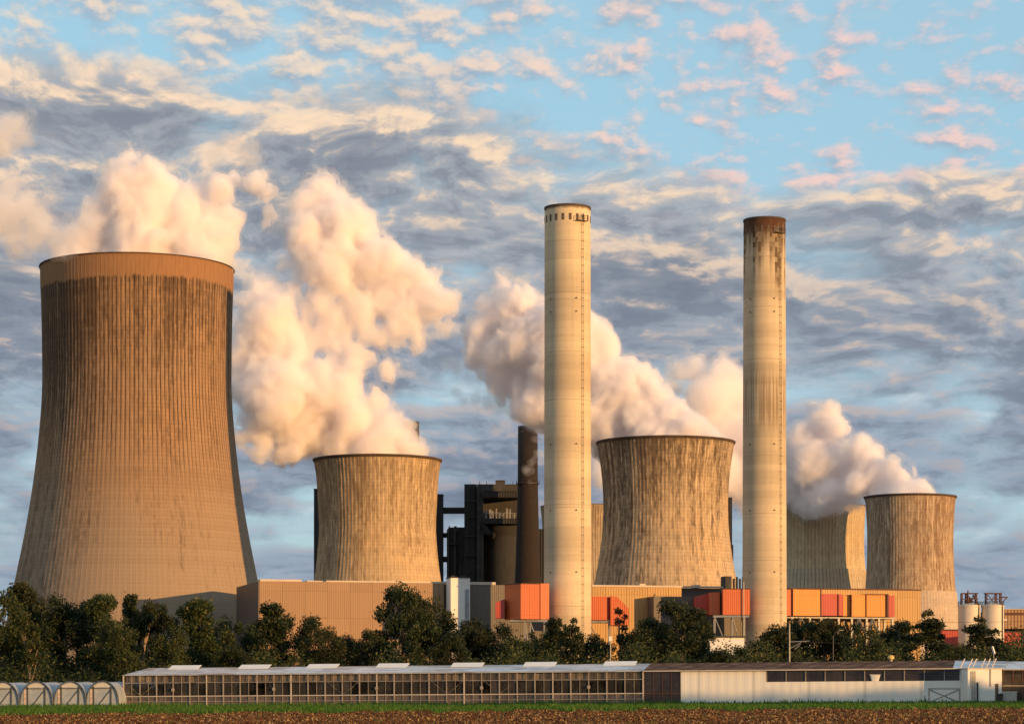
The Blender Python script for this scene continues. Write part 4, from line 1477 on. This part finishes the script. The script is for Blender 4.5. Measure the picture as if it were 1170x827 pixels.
for px, lab in ((3, 'polytunnel cut by the left picture edge'), (41.5, 'polytunnel second from the left with a pinkish door flap, below the pale trunked tree'),
                (80, 'polytunnel next but one to the greenhouse corner, third from the left edge'),
                (117, 'polytunnel standing right against the left corner of the greenhouse')):
    polytunnel(px, lab)


# ------------------------------------------------------------------ trees
MAT_LEAF = {
    'dark': leaf_mat('dark leaf', ((.014, .024, .008), (.034, .047, .014), (.085, .084, .028)), .2),
    'olive': leaf_mat('olive leaf', ((.024, .035, .010), (.055, .066, .018), (.130, .118, .040)), .25),
    'red': leaf_mat('russet leaf', ((.045, .024, .010), (.080, .040, .016)), .2),
}
MAT_BARK = plain('bark', (.085, .060, .042), .9, scale=2, stretch=(1, 1, .3))
MAT_PALEBARK = plain('pale bark', (.36, .25, .16), .9, scale=2, stretch=(1, 1, .3))


def tree_meshes(seed, style, nleaf, H=14.0):
    """one kind of tree: (crown mesh, trunk mesh) for a height of H metres"""
    rnd = random.Random(seed)
    blobs = []
    if style == 'round':
        for k in range(46):
            a, h = rnd.uniform(0, 6.283), rnd.uniform(.10, .93)
            rr = 3.9 * math.sqrt(max(.05, 1 - ((h - .50) / .55) ** 2)) * rnd.uniform(.2, 1.0)
            blobs.append((Vector((math.cos(a) * rr, math.sin(a) * rr, h * H)), rnd.uniform(.8, 1.7)))
    elif style == 'tall':
        for k in range(46):
            a, h = rnd.uniform(0, 6.283), rnd.uniform(.08, .96)
            rr = 2.5 * (1.08 - h * .85) ** .6 * rnd.uniform(.1, 1.0)
            blobs.append((Vector((math.cos(a) * rr, math.sin(a) * rr, h * H)), rnd.uniform(.6, 1.25)))
    elif style == 'birch':
        for k in range(24):
            a, h = rnd.uniform(0, 6.283), rnd.uniform(.40, .96)
            rr = 2.8 * (1.05 - h * .75) ** .5 * rnd.uniform(.2, 1.0)
            blobs.append((Vector((math.cos(a) * rr, math.sin(a) * rr, h * H)), rnd.uniform(.5, 1.05)))
    elif style == 'spread':
        for k in range(60):
            a, h = rnd.uniform(0, 6.283), rnd.uniform(.12, .94)
            rr = 5.0 * math.sqrt(max(.04, 1 - ((h - .55) / .50) ** 2)) * rnd.uniform(.25, 1.0)
            blobs.append((Vector((math.cos(a) * rr, math.sin(a) * rr, h * H)), rnd.uniform(.7, 1.5)))
    elif style == 'cone':
        for k in range(64):
            a, h = rnd.uniform(0, 6.283), rnd.random() ** 1.5 * .84 + .10
            rr = 4.2 * (1.02 - h) ** .75 * math.sqrt(rnd.random())
            blobs.append((Vector((math.cos(a) * rr, math.sin(a) * rr, h * H)), rnd.uniform(.7, 1.2) * (1.25 - .6 * h)))
    elif style == 'thin':
        for k in range(13):
            a, h = rnd.uniform(0, 6.283), rnd.uniform(.3, .97)
            rr = 2.3 * (1.1 - h) ** .6 * rnd.uniform(.1, 1.0)
            blobs.append((Vector((math.cos(a) * rr, math.sin(a) * rr, h * H)), rnd.uniform(.4, .7)))
    cr = MB()
    tot = sum(b[1] ** 2 for b in blobs)
    pts = []
    for c, r in blobs:
        for i in range(int(nleaf * r * r / tot)):
            d = Vector((rnd.gauss(0, 1), rnd.gauss(0, 1), rnd.gauss(0, .8))).normalized()
            q = c + d * r * (rnd.random() ** .45) * (1.0 + .25 * rnd.gauss(0, 1) * (rnd.random() < .3))
            if q.z > .3:
                pts.append(q)
    top = max(p.z for p in pts)
    pts = [Vector((p.x, p.y, p.z * H / top)) for p in pts]
    leaves(cr, pts, .19, rnd)
    tr = MB()
    lean = Vector((rnd.uniform(-.5, .5), rnd.uniform(-.5, .5), 0))
    r0 = .20 if style in ('birch', 'thin') else .27
    spine = [Vector((0, 0, -.4))] + [lean * (f * f) + Vector((rnd.uniform(-.12, .12), 0, H * .92 * f)) for f in (.12, .28, .45, .62, .8, 1.0)]
    tr.tube(spine, [r0 * k for k in (1.35, 1.0, .85, .7, .5, .3, .08)], 7)
    for c, r in sorted(blobs, key=lambda b: -b[1])[:16]:
        f = max(.1, min(.85, (c.z / H - .14)))
        i = min(5, int(f * 6))
        s = spine[i] + (spine[i + 1] - spine[i]) * .5
        mid = (s + c) * .5 + Vector((0, 0, -.3))
        tr.tube([s, mid, c], [.10, .065, .02], 5)
    return cr, tr


def mesh_of(mb, name, mat):
    o = mb.build(name, mat)
    me = o.data
    bpy.data.objects.remove(o)
    return me


KIND = {}
for nm, seed, style, n, leaf, bark in (('round_a', 21, 'round', 15000, 'dark', MAT_BARK), ('round_b', 22, 'round', 15000, 'olive', MAT_BARK),
                                       ('round_c', 27, 'round', 14000, 'dark', MAT_BARK), ('tall_a', 23, 'tall', 12000, 'olive', MAT_BARK),
                                       ('tall_b', 24, 'tall', 12000, 'dark', MAT_BARK), ('birch', 25, 'birch', 5500, 'olive', MAT_PALEBARK),
                                       ('spread_a', 26, 'spread', 18000, 'dark', MAT_BARK), ('spread_b', 28, 'spread', 18000, 'olive', MAT_BARK),
                                       ('cone', 29, 'cone', 14000, 'dark', MAT_BARK), ('thin', 30, 'thin', 1500, 'red', MAT_BARK)):
    c, tr = tree_meshes(seed, style, n)
    KIND[nm] = (mesh_of(c, 'crown', MAT_LEAF[leaf]), mesh_of(tr, 'trunk', bark), {'round': 4.6, 'tall': 2.9, 'birch': 3.1, 'spread': 5.6, 'cone': 3.1, 'thin': 2.2}[style])


def tree(px, row, D, kind, wpx, label, name='tree', seed=0):
    cm, tm, half = KIND[kind]
    x = X(px, D)
    z0 = ground(x, D)
    H = Z(row, D) - z0
    t = thing(name, label, 'tree', (x, D, z0), random.Random(seed * 7 + 3).uniform(0, 6.28), 'trees and bushes behind the greenhouse')
    sx = S(wpx, D) / 2 / half * 1.18
    t.scale = (sx, sx, H / 14.0)
    for nm, me in (('crown', cm), ('trunk', tm)):
        o = bpy.data.objects.new(nm, me)
        COL.objects.link(o)
        o.parent = t
    return t


TREES = [
    (2, 672, 384, 'round_b', 62, 'tree cut off by the left picture edge, above the leftmost polytunnel'),
    (24, 662, 396, 'tall_a', 46, 'tallest ragged tree at the far left, standing past the huge tower\'s left foot'),
    (34, 690, 368, 'birch', 40, 'slender pale trunked tree with a bare sunlit stem behind the polytunnels'),
    (48, 676, 402, 'round_a', 54, 'dark bushy tree just right of the tallest ragged tree'),
    (74, 680, 390, 'round_c', 60, 'broad dark tree filling the row under the left part of the huge tower'),
    (98, 682, 404, 'tall_b', 46, 'narrow dark tree under the left middle of the huge tower'),
    (116, 675, 386, 'tall_a', 50, 'olive tree with a pointed top under the middle of the huge tower'),
    (134, 700, 368, 'round_b', 50, 'low olive bush tree behind the greenhouse\'s left corner'),
    (150, 676, 398, 'tall_b', 36, 'thin topped dark tree beside the notch under the huge tower'),
    (164, 678, 392, 'birch', 44, 'open crowned tree with pale limbs left of the tower\'s shadow edge'),
    (180, 684, 400, 'round_a', 50, 'dark round tree in front of the shadowed tower foot'),
    (196, 712, 372, 'round_b', 42, 'low bush tree below the shadow edge on the huge tower'),
    (225, 681, 382, 'tall_a', 52, 'conical olive tree in front of the shadowed right foot of the huge tower'),
    (247, 702, 392, 'round_b', 48, 'olive tree sloping down to the left end of the tan hall'),
    (268, 732, 374, 'round_c', 46, 'low dark bush tree before the hall\'s dark left end'),
    (286, 708, 396, 'round_a', 44, 'dark tree at the left corner of the tan hall'),
    (311, 685, 388, 'tall_b', 44, 'tall dark tree before the left part of the tan wall'),
    (342, 699, 394, 'spread_a', 66, 'wide dark tree before the tan wall, right of the tall one at its left'),
    (370, 714, 386, 'round_b', 48, 'olive tree stepping down along the tan wall'),
    (398, 722, 398, 'round_c', 50, 'low dark tree below the bare middle of the tan wall'),
    (424, 717, 388, 'round_a', 44, 'small dark tree left of the big spreading tree'),
    (461, 664, 392, 'spread_a', 76, 'big spreading tree rising above the hall roof below the gold cooling tower'),
    (492, 680, 396, 'round_b', 54, 'olive tree leaning on the right side of the big spreading tree'),
    (512, 718, 378, 'round_c', 44, 'dark bush tree at the foot of the white stair shaft'),
    (537, 704, 392, 'round_a', 50, 'dark tree just right of the white stair shaft'),
    (564, 710, 396, 'spread_a', 58, 'broad dark tree below the left orange casing'),
    (590, 724, 386, 'round_c', 46, 'low dark tree before the legs of the left orange casing'),
    (614, 718, 394, 'round_b', 44, 'olive tree between the casing legs and the cream chimney'),
    (633, 703, 390, 'tall_b', 32, 'narrow dark tree before the left side of the cream chimney'),
    (652, 704, 384, 'cone', 36, 'small fuzzy tree in front of the foot of the cream chimney'),
    (676, 720, 394, 'round_a', 50, 'low dark tree right of the cream chimney\'s foot'),
    (709, 693, 398, 'thin', 26, 'thin russet tree lit red before the sloping orange casing'),
    (728, 712, 388, 'round_c', 52, 'dark tree right of the thin russet tree'),
    (748, 700, 396, 'spread_b', 56, 'olive tree climbing towards the tree below the golden wall'),
    (776, 682, 390, 'spread_a', 70, 'large dark tree before the golden wall, left of the stepped orange casing'),
    (797, 692, 398, 'round_b', 40, 'olive shoulder tree right of the large one below the golden wall'),
    (818, 738, 376, 'round_c', 50, 'low dark bush tree below the stepped orange casing'),
    (846, 738, 384, 'round_a', 46, 'low dark bush tree left of the rust topped chimney\'s foot'),
    (884, 710, 390, 'round_c', 54, 'dark round tree before the foot of the rust topped chimney'),
    (912, 705, 396, 'spread_a', 54, 'wide dark tree below the first amber duct section'),
    (940, 703, 392, 'spread_b', 56, 'olive tree below the red duct sections'),
    (965, 709, 396, 'round_a', 44, 'dark tree below the middle of the duct gallery'),
    (988, 713, 386, 'round_b', 46, 'olive tree below the right part of the duct gallery'),
    (1012, 711, 394, 'round_c', 42, 'dark tree at the right end of the duct gallery'),
    (1032, 706, 398, 'tall_b', 36, 'narrow dark tree right of the duct gallery'),
    (1060, 696, 388, 'cone', 62, 'big pointed dark tree before the pale base of the mottled tower'),
    (1090, 734, 382, 'round_b', 44, 'low bush tree before the red shed'),
    (1121, 703, 386, 'cone', 62, 'pointed dark tree before the two silos'),
    (1146, 730, 392, 'round_a', 44, 'dark bush tree before the right silo\'s foot'),
    (1168, 736, 384, 'round_c', 50, 'low dark tree at the right picture edge'),
]
for i, (px, row, D, kind, w, lab) in enumerate(TREES):
    tree(px, row, D, kind, w, lab, seed=i)

# lower bushes in front, knitted into one mass
rnd = random.Random(77)
m = MB()
pts = []
for k in range(11000):
    px = rnd.uniform(-160, 1340)
    D = rnd.uniform(362, 402)
    x = X(px, D)
    h = 6.0 + 1.3 * (px > 520) + 1.5 * math.sin(px * .045) + 1.2 * math.sin(px * .13 + 1) + rnd.uniform(-1.5, 1.2) + (D - 382) * .07
    c = Vector((x, D, ground(x, D) + max(.5, h * rnd.uniform(.15, 1.0))))
    for i in range(14):
        pts.append(c + Vector((rnd.gauss(0, .75), rnd.gauss(0, .75), rnd.gauss(0, .6))))
leaves(m, pts, .21, rnd)
finish(m.build('undergrowth', MAT_LEAF['olive']), 'tangle of low olive bushes between the greenhouse and the trees', 'undergrowth', kind='stuff')

# a shelter belt along the field's right side, outside the picture, whose evening shade lies on the field and the lower walls
m = MB()
pts = []
for k in range(1100):
    f = rnd.random()
    x, y = 150 + 42 * f, 172 + 43 * f
    h = 18.9 - 6.2 * (f - .4) + .25 * math.sin(f * 40) + rnd.uniform(-1.0, .1)
    for i in range(9):
        pts.append(Vector((x + rnd.gauss(0, 1.0), y + rnd.gauss(0, 1.0), h * rnd.uniform(.03, .98))))
leaves(m, pts, 1.0, rnd)
finish(m.build('shelter_belt', MAT_LEAF['dark']), 'dense row of trees along the right side of the field', 'wood', kind='stuff')

# ------------------------------------------------------------------ grass margin and the ploughed field
MAT_GRASS = leaf_mat('grass blade', ((.030, .090, .008), (.075, .165, .018), (.13, .17, .04)), .35)
m = MB()
for k in range(60000):
    D = 190 * (323 / 190) ** rnd.random()
    half = .217 * D
    x = rnd.uniform(-half, half)
    if D < 216 + 16 * (math.sin(x * .9) * math.sin(x * .37 + 1) + .6 * math.sin(x * 2.3)) + rnd.uniform(-9, 9): continue
    gxl = (x + 51.5) / CG if x > -51.5 else -1
    if D > 322 - .232 * max(0, min(112, x + 51.5)) - .6 and x > -52: continue
    z = ground(x, D)
    patch = .55 + .45 * math.sin(x * .31) * math.sin(x * .083 + 2) + .3 * math.sin(x * 1.7)
    h = rnd.uniform(.10, .36) * (1 + .45 * patch) * (1 + .6 * (D > 295))
    a = rnd.uniform(-.9, .9)
    w = rnd.uniform(.05, .12)
    lx = rnd.gauss(0, .14)
    b = len(m.v)
    m.v += [(x - w * math.cos(a), D - w * math.sin(a), z - .03), (x + w * math.cos(a), D + w * math.sin(a), z - .03), (x + lx, D + rnd.gauss(0, .1), z + h)]
    m.f.append((b, b + 1, b + 2))
for k in range(420):
    D = 122 * (214 / 122) ** rnd.random()
    x = rnd.uniform(-.215, .215) * D
    n = 14 if math.sin(x * .5 + D * .09) > .2 else 4
    for i in range(n):
        xx, a, hh = x + rnd.gauss(0, .18), rnd.uniform(-.9, .9), rnd.uniform(.05, .17)
        b = len(m.v)
        z = ground(xx, D)
        m.v += [(xx - .03, D - .03 * a, z - .02), (xx + .03, D + .03 * a, z - .02), (xx + rnd.gauss(0, .07), D, z + hh)]
        m.f.append((b, b + 1, b + 2))
finish(m.build('grass', MAT_GRASS), 'strip of green grass between the ploughed field and the greenhouse', 'grass', kind='stuff')


def clod_mat():
    m, g, b = new_mat('clods and straw')
    gi = g.node('ShaderNodeNewGeometry').outputs['Random Per Island']
    cr = g.node('ShaderNodeValToRGB')
    g.put(cr.inputs[0], gi)
    el = cr.color_ramp.elements
    el[0].position, el[0].color = 0.0, (.040, .022, .013, 1)
    el[1].position, el[1].color = 1.0, (.42, .30, .15, 1)
    for p, c in ((.35, (.075, .036, .022, 1)), (.62, (.12, .060, .034, 1)), (.84, (.20, .125, .062, 1))):
        e = el.new(p)
        e.color = c
    g.put(b.inputs['Base Color'], cr.outputs[0])
    b.inputs['Roughness'].default_value = 1.0
    b.inputs['Specular IOR Level'].default_value = .05
    return m


m = MB()
for k in range(110000):
    D = 118 * (228 / 118) ** rnd.random()
    half = .217 * D
    x = rnd.uniform(-half, half)
    z = ground(x, D)
    furrow = .04 * math.sin(D * 2.1 + .2 * math.sin(x * .2))
    s = rnd.uniform(.03, .11) * (1 + (D - 118) / 220)
    b = len(m.v)
    if rnd.random() < .72:                          # a clod of soil
        o = [(x + rnd.uniform(-1, 1) * s * 1.5, D + rnd.uniform(-1, 1) * s * 1.5, z - .02) for _ in range(3)]
        m.v += o + [(x + rnd.gauss(0, .3) * s, D, z + s * rnd.uniform(.5, 1.25) + furrow)]
        m.f += [(b, b + 1, b + 3), (b + 1, b + 2, b + 3), (b + 2, b, b + 3)]
    else:                                           # a piece of straw
        l = rnd.uniform(.08, .28)
        a = rnd.uniform(0, 6.28)
        m.v += [(x, D, z), (x + .03, D, z + .03), (x + math.cos(a) * l, D + math.sin(a) * l, z + rnd.uniform(.03, .14)), (x + math.cos(a) * l - .03, D + math.sin(a) * l, z + .03)]
        m.f.append((b, b + 1, b + 2, b + 3))
finish(m.build('field_clods', clod_mat()), 'brown soil clods and straw lying on the ploughed field', 'soil clods', kind='stuff')


# ------------------------------------------------------------------ steam
_PERM = np.random.RandomState(12345).permutation(256).astype(np.int32)
_PERM = np.concatenate([_PERM, _PERM, _PERM])
_GRAD = np.random.RandomState(99).normal(size=(256, 3))
_GRAD = (_GRAD / np.linalg.norm(_GRAD, axis=1, keepdims=True)).astype(np.float32)


def perlin(p):
    """gradient noise at points p (n,3), about -0.7..0.7"""
    i = np.floor(p).astype(np.int32)
    f = (p - i).astype(np.float32)
    i &= 255
    u = f * f * f * (f * (f * 6 - 15) + 10)
    def gd(ox, oy, oz):
        h = _PERM[_PERM[_PERM[i[:, 0] + ox] + i[:, 1] + oy] + i[:, 2] + oz]
        g = _GRAD[h]
        return g[:, 0] * (f[:, 0] - ox) + g[:, 1] * (f[:, 1] - oy) + g[:, 2] * (f[:, 2] - oz)
    def lp(a, b, t): return a + t * (b - a)
    x00 = lp(gd(0, 0, 0), gd(1, 0, 0), u[:, 0])
    x10 = lp(gd(0, 1, 0), gd(1, 1, 0), u[:, 0])
    x01 = lp(gd(0, 0, 1), gd(1, 0, 1), u[:, 0])
    x11 = lp(gd(0, 1, 1), gd(1, 1, 1), u[:, 0])
    return lp(lp(x00, x10, u[:, 1]), lp(x01, x11, u[:, 1]), u[:, 2])


def surface_nets(F, org, h):
    """mesh of the places where the field F is negative"""
    ins = F < 0
    nx, ny, nz = F.shape
    cnt = np.zeros((nx - 1, ny - 1, nz - 1), np.float32)
    acc = np.zeros((nx - 1, ny - 1, nz - 1, 3), np.float32)
    for ax in range(3):
        o1, o2 = [a for a in range(3) if a != ax]
        lo = [slice(None)] * 3; hi = [slice(None)] * 3
        lo[ax] = slice(0, -1); hi[ax] = slice(1, None)
        a, b = F[tuple(lo)], F[tuple(hi)]
        ch = (a < 0) != (b < 0)
        t = np.where(ch, a / np.where(ch, a - b, 1), 0).astype(np.float32)
        for d1 in (0, 1):
            for d2 in (0, 1):
                s = [slice(None)] * 3
                s[o1] = slice(d1, F.shape[o1] - 1 + d1)
                s[o2] = slice(d2, F.shape[o2] - 1 + d2)
                c = ch[tuple(s)]
                cnt += c
                acc[..., ax] += np.where(c, t[tuple(s)], 0)
                acc[..., o1] += c * d1
                acc[..., o2] += c * d2
    act = cnt > 0
    idx = np.full(act.shape, -1, np.int64)
    idx[act] = np.arange(act.sum())
    cell = np.argwhere(act).astype(np.float32)
    V = (cell + acc[act] / cnt[act][:, None]) * h + np.array(org, np.float32)
    Q = []
    for ax in range(3):
        o1, o2 = (ax + 1) % 3, (ax + 2) % 3
        lo = [slice(1, -1)] * 3; hi = [slice(1, -1)] * 3
        lo[ax] = slice(0, -1); hi[ax] = slice(1, None)
        a, b = ins[tuple(lo)], ins[tuple(hi)]
        w = np.argwhere(a != b)
        if not len(w): continue
        flip = a[tuple(w.T)]
        w = w.copy()
        w[:, o1] += 1; w[:, o2] += 1                 # grid index of the edge start
        def cid(d1, d2):
            c = w.copy()
            c[:, o1] -= d1; c[:, o2] -= d2
            return idx[tuple(c.T)]
        q = np.stack([cid(1, 1), cid(0, 1), cid(0, 0), cid(1, 0)], 1)
        q[~flip] = q[~flip][:, ::-1]
        Q.append(q)
    return V, np.concatenate(Q)


def steam(name, label, D, puffs, levels, h, seed, amp=1.0, flat=.75, grow=2.0, back=0.0, xref=None):
    """puffs: (photo column, row, radius in photo pixels[, extra depth]) at distance D; levels: (offset in metres, density)"""
    rnd = random.Random(seed)
    C, Rr = [], []
    for q in puffs:
        px, row, r = q[:3]
        dd = D + (q[3] if len(q) > 3 else 0) + rnd.uniform(-.35, .35) * S(r, D)
        if xref is not None:
            dd += back * (xref - px)
        C.append(P(px, row, dd)); Rr.append(S(r, dd))
    C, Rr = np.array(C, np.float32), np.array(Rr, np.float32)
    pad = 4.0
    lo, hi = (C - Rr[:, None]).min(0) - pad, (C + Rr[:, None]).max(0) + pad
    n = np.ceil((hi - lo) / h).astype(int) + 1
    ax = [lo[i] + h * np.arange(n[i], dtype=np.float32) for i in range(3)]
    Gp = np.stack(np.meshgrid(*ax, indexing='ij'), -1).reshape(-1, 3)
    # gently warped distance to the union of the puffs
    d = np.full(len(Gp), 1e9, np.float32)
    for c, r in zip(C, Rr):
        q = Gp - c
        q[:, 1] /= flat if flat < 1 else 1
        e = np.sqrt((q * q).sum(1)) - r
        k = 2.2
        hh = np.clip(.5 + .5 * (d - e) / k, 0, 1)
        d = d * (1 - hh) + e * hh - k * hh * (1 - hh)
    near = d < 7.0
    pts = Gp[near]
    sd = np.array([seed * 13.1, seed * 7.7, seed * 3.3], np.float32)
    w = np.stack([perlin(pts / 15 + sd + k * 31) for k in range(3)], 1) * 4.0
    pw = pts + w
    f = np.zeros(len(pts), np.float32)
    for L, A in ((15.0, 4.6), (7.5, 4.2), (3.7, 2.9), (1.9, 1.7), (1.1, .8)):
        if L < 1.8 * h: break
        f += A * amp * (.28 - np.abs(perlin(pw / L + sd * (1 + L))) * 1.0)
    F = d.copy()
    F[near] = d[near] + f * 1.15 - grow
    F = F.reshape(n)
    F[[0, -1], :, :] = 9; F[:, [0, -1], :] = 9; F[:, :, [0, -1]] = 9
    t = thing(name, label, 'steam plume', tuple(float(v) for v in (C[0][0], C[0][1], C[0][2])), group='steam plumes over the cooling towers')
    for i, (off, dens) in enumerate(levels):
        V, Q = surface_nets(F + off, lo, h)
        if len(V) < 20: continue
        me = bpy.data.meshes.new('steam')
        V = V - C[0]
        me.vertices.add(len(V)); me.vertices.foreach_set('co', V.astype(np.float32).ravel())
        me.loops.add(Q.size); me.loops.foreach_set('vertex_index', Q.astype(np.int32).ravel())
        me.polygons.add(len(Q)); me.polygons.foreach_set('loop_start', np.arange(0, Q.size, 4, dtype=np.int32))
        me.update(calc_edges=True)
        me.validate()
        me.materials.append(steam_mat('steam %s %d' % (name, i), dens))
        o = bpy.data.objects.new(('thin_steam', 'steam_body', 'steam_core')[i], me)
        COL.objects.link(o)
        o.parent = t
    return t


NEAR_LV = ((-.7, .05), (.35, .36), (1.8, .8))
# over the huge tower
steam('steam_plume', 'tall white steam plume rising from the huge brown tower', DT1, [
    (160, 280, 42), (110, 285, 36), (215, 285, 42), (245, 292, 22), (75, 292, 18), (160, 245, 46), (205, 250, 40), (120, 255, 30), (135, 215, 28), (165, 200, 26), (150, 182, 17),
    (180, 218, 30), (205, 232, 26), (130, 192, 12), (240, 262, 26), (258, 245, 20), (252, 218, 18), (268, 205, 15), (290, 212, 15), (304, 222, 11), (306, 240, 9), (300, 258, 8),
    (238, 200, 10), (88, 300, 26), (75, 300, 18), (150, 300, 44), (225, 298, 34), (246, 300, 22), (250, 275, 24), (95, 268, 22)], NEAR_LV, .6, 1, 1.0)
steam('steam_plume', 'small torn pink wisp floating above the right lobe of the tall plume', DT1 + 20, [
    (243, 178, 11), (252, 165, 11), (270, 165, 12), (285, 172, 9), (240, 190, 7), (288, 186, 8), (278, 190, 6)], ((-.9, .03), (.5, .09)), .5, 2, .9, grow=2.2)
steam('steam_plume', 'drifting cream steam bank at the left edge beside the huge tower', 640.0, [
    (8, 240, 26), (28, 240, 24), (45, 255, 22), (38, 272, 14), (62, 265, 16), (75, 250, 12), (58, 225, 11), (12, 215, 16), (-8, 245, 28), (85, 262, 14), (100, 256, 12), (60, 205, 7), (66, 278, 12), (22, 282, 10), (15, 262, 20), (22, 205, 8)],
    ((-1.0, .03), (.5, .10), (2.0, .2)), .55, 3, 1.0, grow=2.4)
steam('steam_plume', 'orange puff of steam cut by the left picture edge, highest on that side', 640.0, [
    (2, 150, 20), (14, 142, 15), (-8, 160, 20), (22, 158, 10), (6, 170, 12), (25, 140, 7)], ((-.9, .03), (.5, .10), (2.0, .2)), .55, 4, .9, grow=2.4)
# over the gold tower
steam('steam_plume', 'largest billowing steam cloud leaning left out of the gold cooling tower', DT2, [
    (430, 520, 40), (395, 518, 26), (470, 518, 22), (400, 495, 42), (440, 500, 32), (345, 480, 46), (315, 450, 46), (370, 450, 40), (300, 410, 42), (330, 400, 34), (295, 480, 26), (280, 440, 24),
    (275, 500, 16), (330, 512, 20), (305, 370, 42), (300, 335, 20), (320, 350, 24), (285, 375, 22), (335, 330, 15), (360, 385, 20), (395, 440, 22), (405, 405, 18), (420, 465, 18), (280, 345, 16),
    (415, 375, 16), (375, 300, 40), (350, 262, 30), (372, 235, 34), (390, 255, 34), (345, 232, 20), (372, 210, 16), (405, 275, 38), (430, 300, 34), (395, 320, 28), (455, 312, 30), (480, 325, 28), (500, 345, 24),
    (435, 340, 30), (470, 355, 30), (505, 375, 14), (480, 385, 16), (448, 378, 14), (325, 258, 10), (412, 345, 18), (430, 445, 9), (395, 478, 24), (400, 425, 22), (385, 400, 20), (350, 355, 14), (290, 320, 12), (272, 380, 12), (455, 480, 12), (350, 315, 12), (385, 365, 26), (410, 355, 24), (430, 385, 18), (415, 410, 20), (360, 345, 22), (345, 375, 22), (440, 425, 16), (432, 460, 20), (460, 495, 18), (330, 300, 12), (270, 410, 16), (268, 450, 14), (455, 375, 18), (300, 515, 16)],
    ((-1.0, .045), (.5, .28), (2.2, .6)), .65, 5, 1.15)
# over the streaked tower, passing behind the cream chimney
steam('steam_plume', 'dense white steam plume blowing left from the streaked tower behind the cream chimney', DT3, [
    (760, 508, 50), (710, 505, 24), (810, 506, 20), (790, 495, 22), (825, 503, 9), (740, 478, 34), (770, 478, 22), (705, 450, 44), (690, 480, 34), (735, 440, 20), (720, 430, 17), (750, 452, 20), (655, 425, 56), (665, 385, 30), (690, 400, 20),
    (610, 395, 46), (640, 380, 34), (575, 355, 26), (560, 345, 16), (595, 345, 22), (578, 330, 12), (550, 385, 22), (540, 370, 14), (575, 405, 28), (545, 405, 16), (590, 430, 30), (560, 430, 14), (625, 460, 36), (600, 465, 22), (655, 480, 30), (690, 510, 18), (572, 445, 16)],
    NEAR_LV, .62, 6, 1.0, back=.12, xref=760)
steam('steam_plume', 'thin orange shreds of steam left of the white plume', DT3 + 40, [
    (522, 450, 7), (530, 458, 7), (545, 455, 9), (560, 458, 11), (572, 465, 9), (512, 415, 6), (520, 420, 5), (568, 488, 4), (585, 470, 8)], ((-.7, .05), (.5, .14)), .5, 7, .6, grow=1.6)
steam('steam_plume', 'wisp of steam crossing the dark brick chimney', 905.0, [
    (600, 538, 10), (608, 525, 8), (598, 522, 5), (612, 545, 8), (605, 550, 7), (618, 520, 10), (622, 495, 12), (612, 500, 6)], ((-.3, .05), (1.0, .10)), .5, 8, 1.0, grow=.2)
# lavender steam of the hidden towers farther back
steam('steam_plume', 'shaded lavender steam bank between the streaked tower and the rust topped chimney', 1250.0, [
    (780, 425, 18), (795, 420, 20), (825, 432, 26), (845, 455, 30), (810, 455, 30), (770, 440, 14), (835, 500, 44), (815, 540, 34), (845, 545, 34), (862, 575, 22), (870, 500, 30), (880, 540, 40), (790, 480, 26), (800, 505, 30), (825, 565, 18), (690, 540, 22), (705, 520, 20), (680, 512, 16)],
    ((-1.0, .04), (.8, .10), (2.8, .22)), 1.2, 9, 1.2)
# over the right-hand towers
steam('steam_plume', 'rounded steam plume streaming left from the mottled tower on the far right', DT4, [
    (1040, 574, 30), (1010, 575, 18), (1068, 571, 10), (1048, 560, 13), (1030, 548, 16), (1010, 555, 18), (1062, 562, 7), (1022, 528, 12), (1010, 535, 16), (990, 520, 16), (978, 512, 17), (995, 535, 22), (965, 530, 28), (985, 555, 20), (940, 485, 22),
    (930, 470, 13), (948, 468, 14), (955, 490, 16), (925, 500, 26), (935, 530, 36), (905, 515, 26), (905, 550, 30), (950, 565, 24), (925, 575, 20), (975, 572, 12), (885, 530, 26), (880, 490, 20)],
    ((-1.0, .045), (.5, .28), (2.2, .6)), .72, 10, 1.0, back=.25, xref=1040)
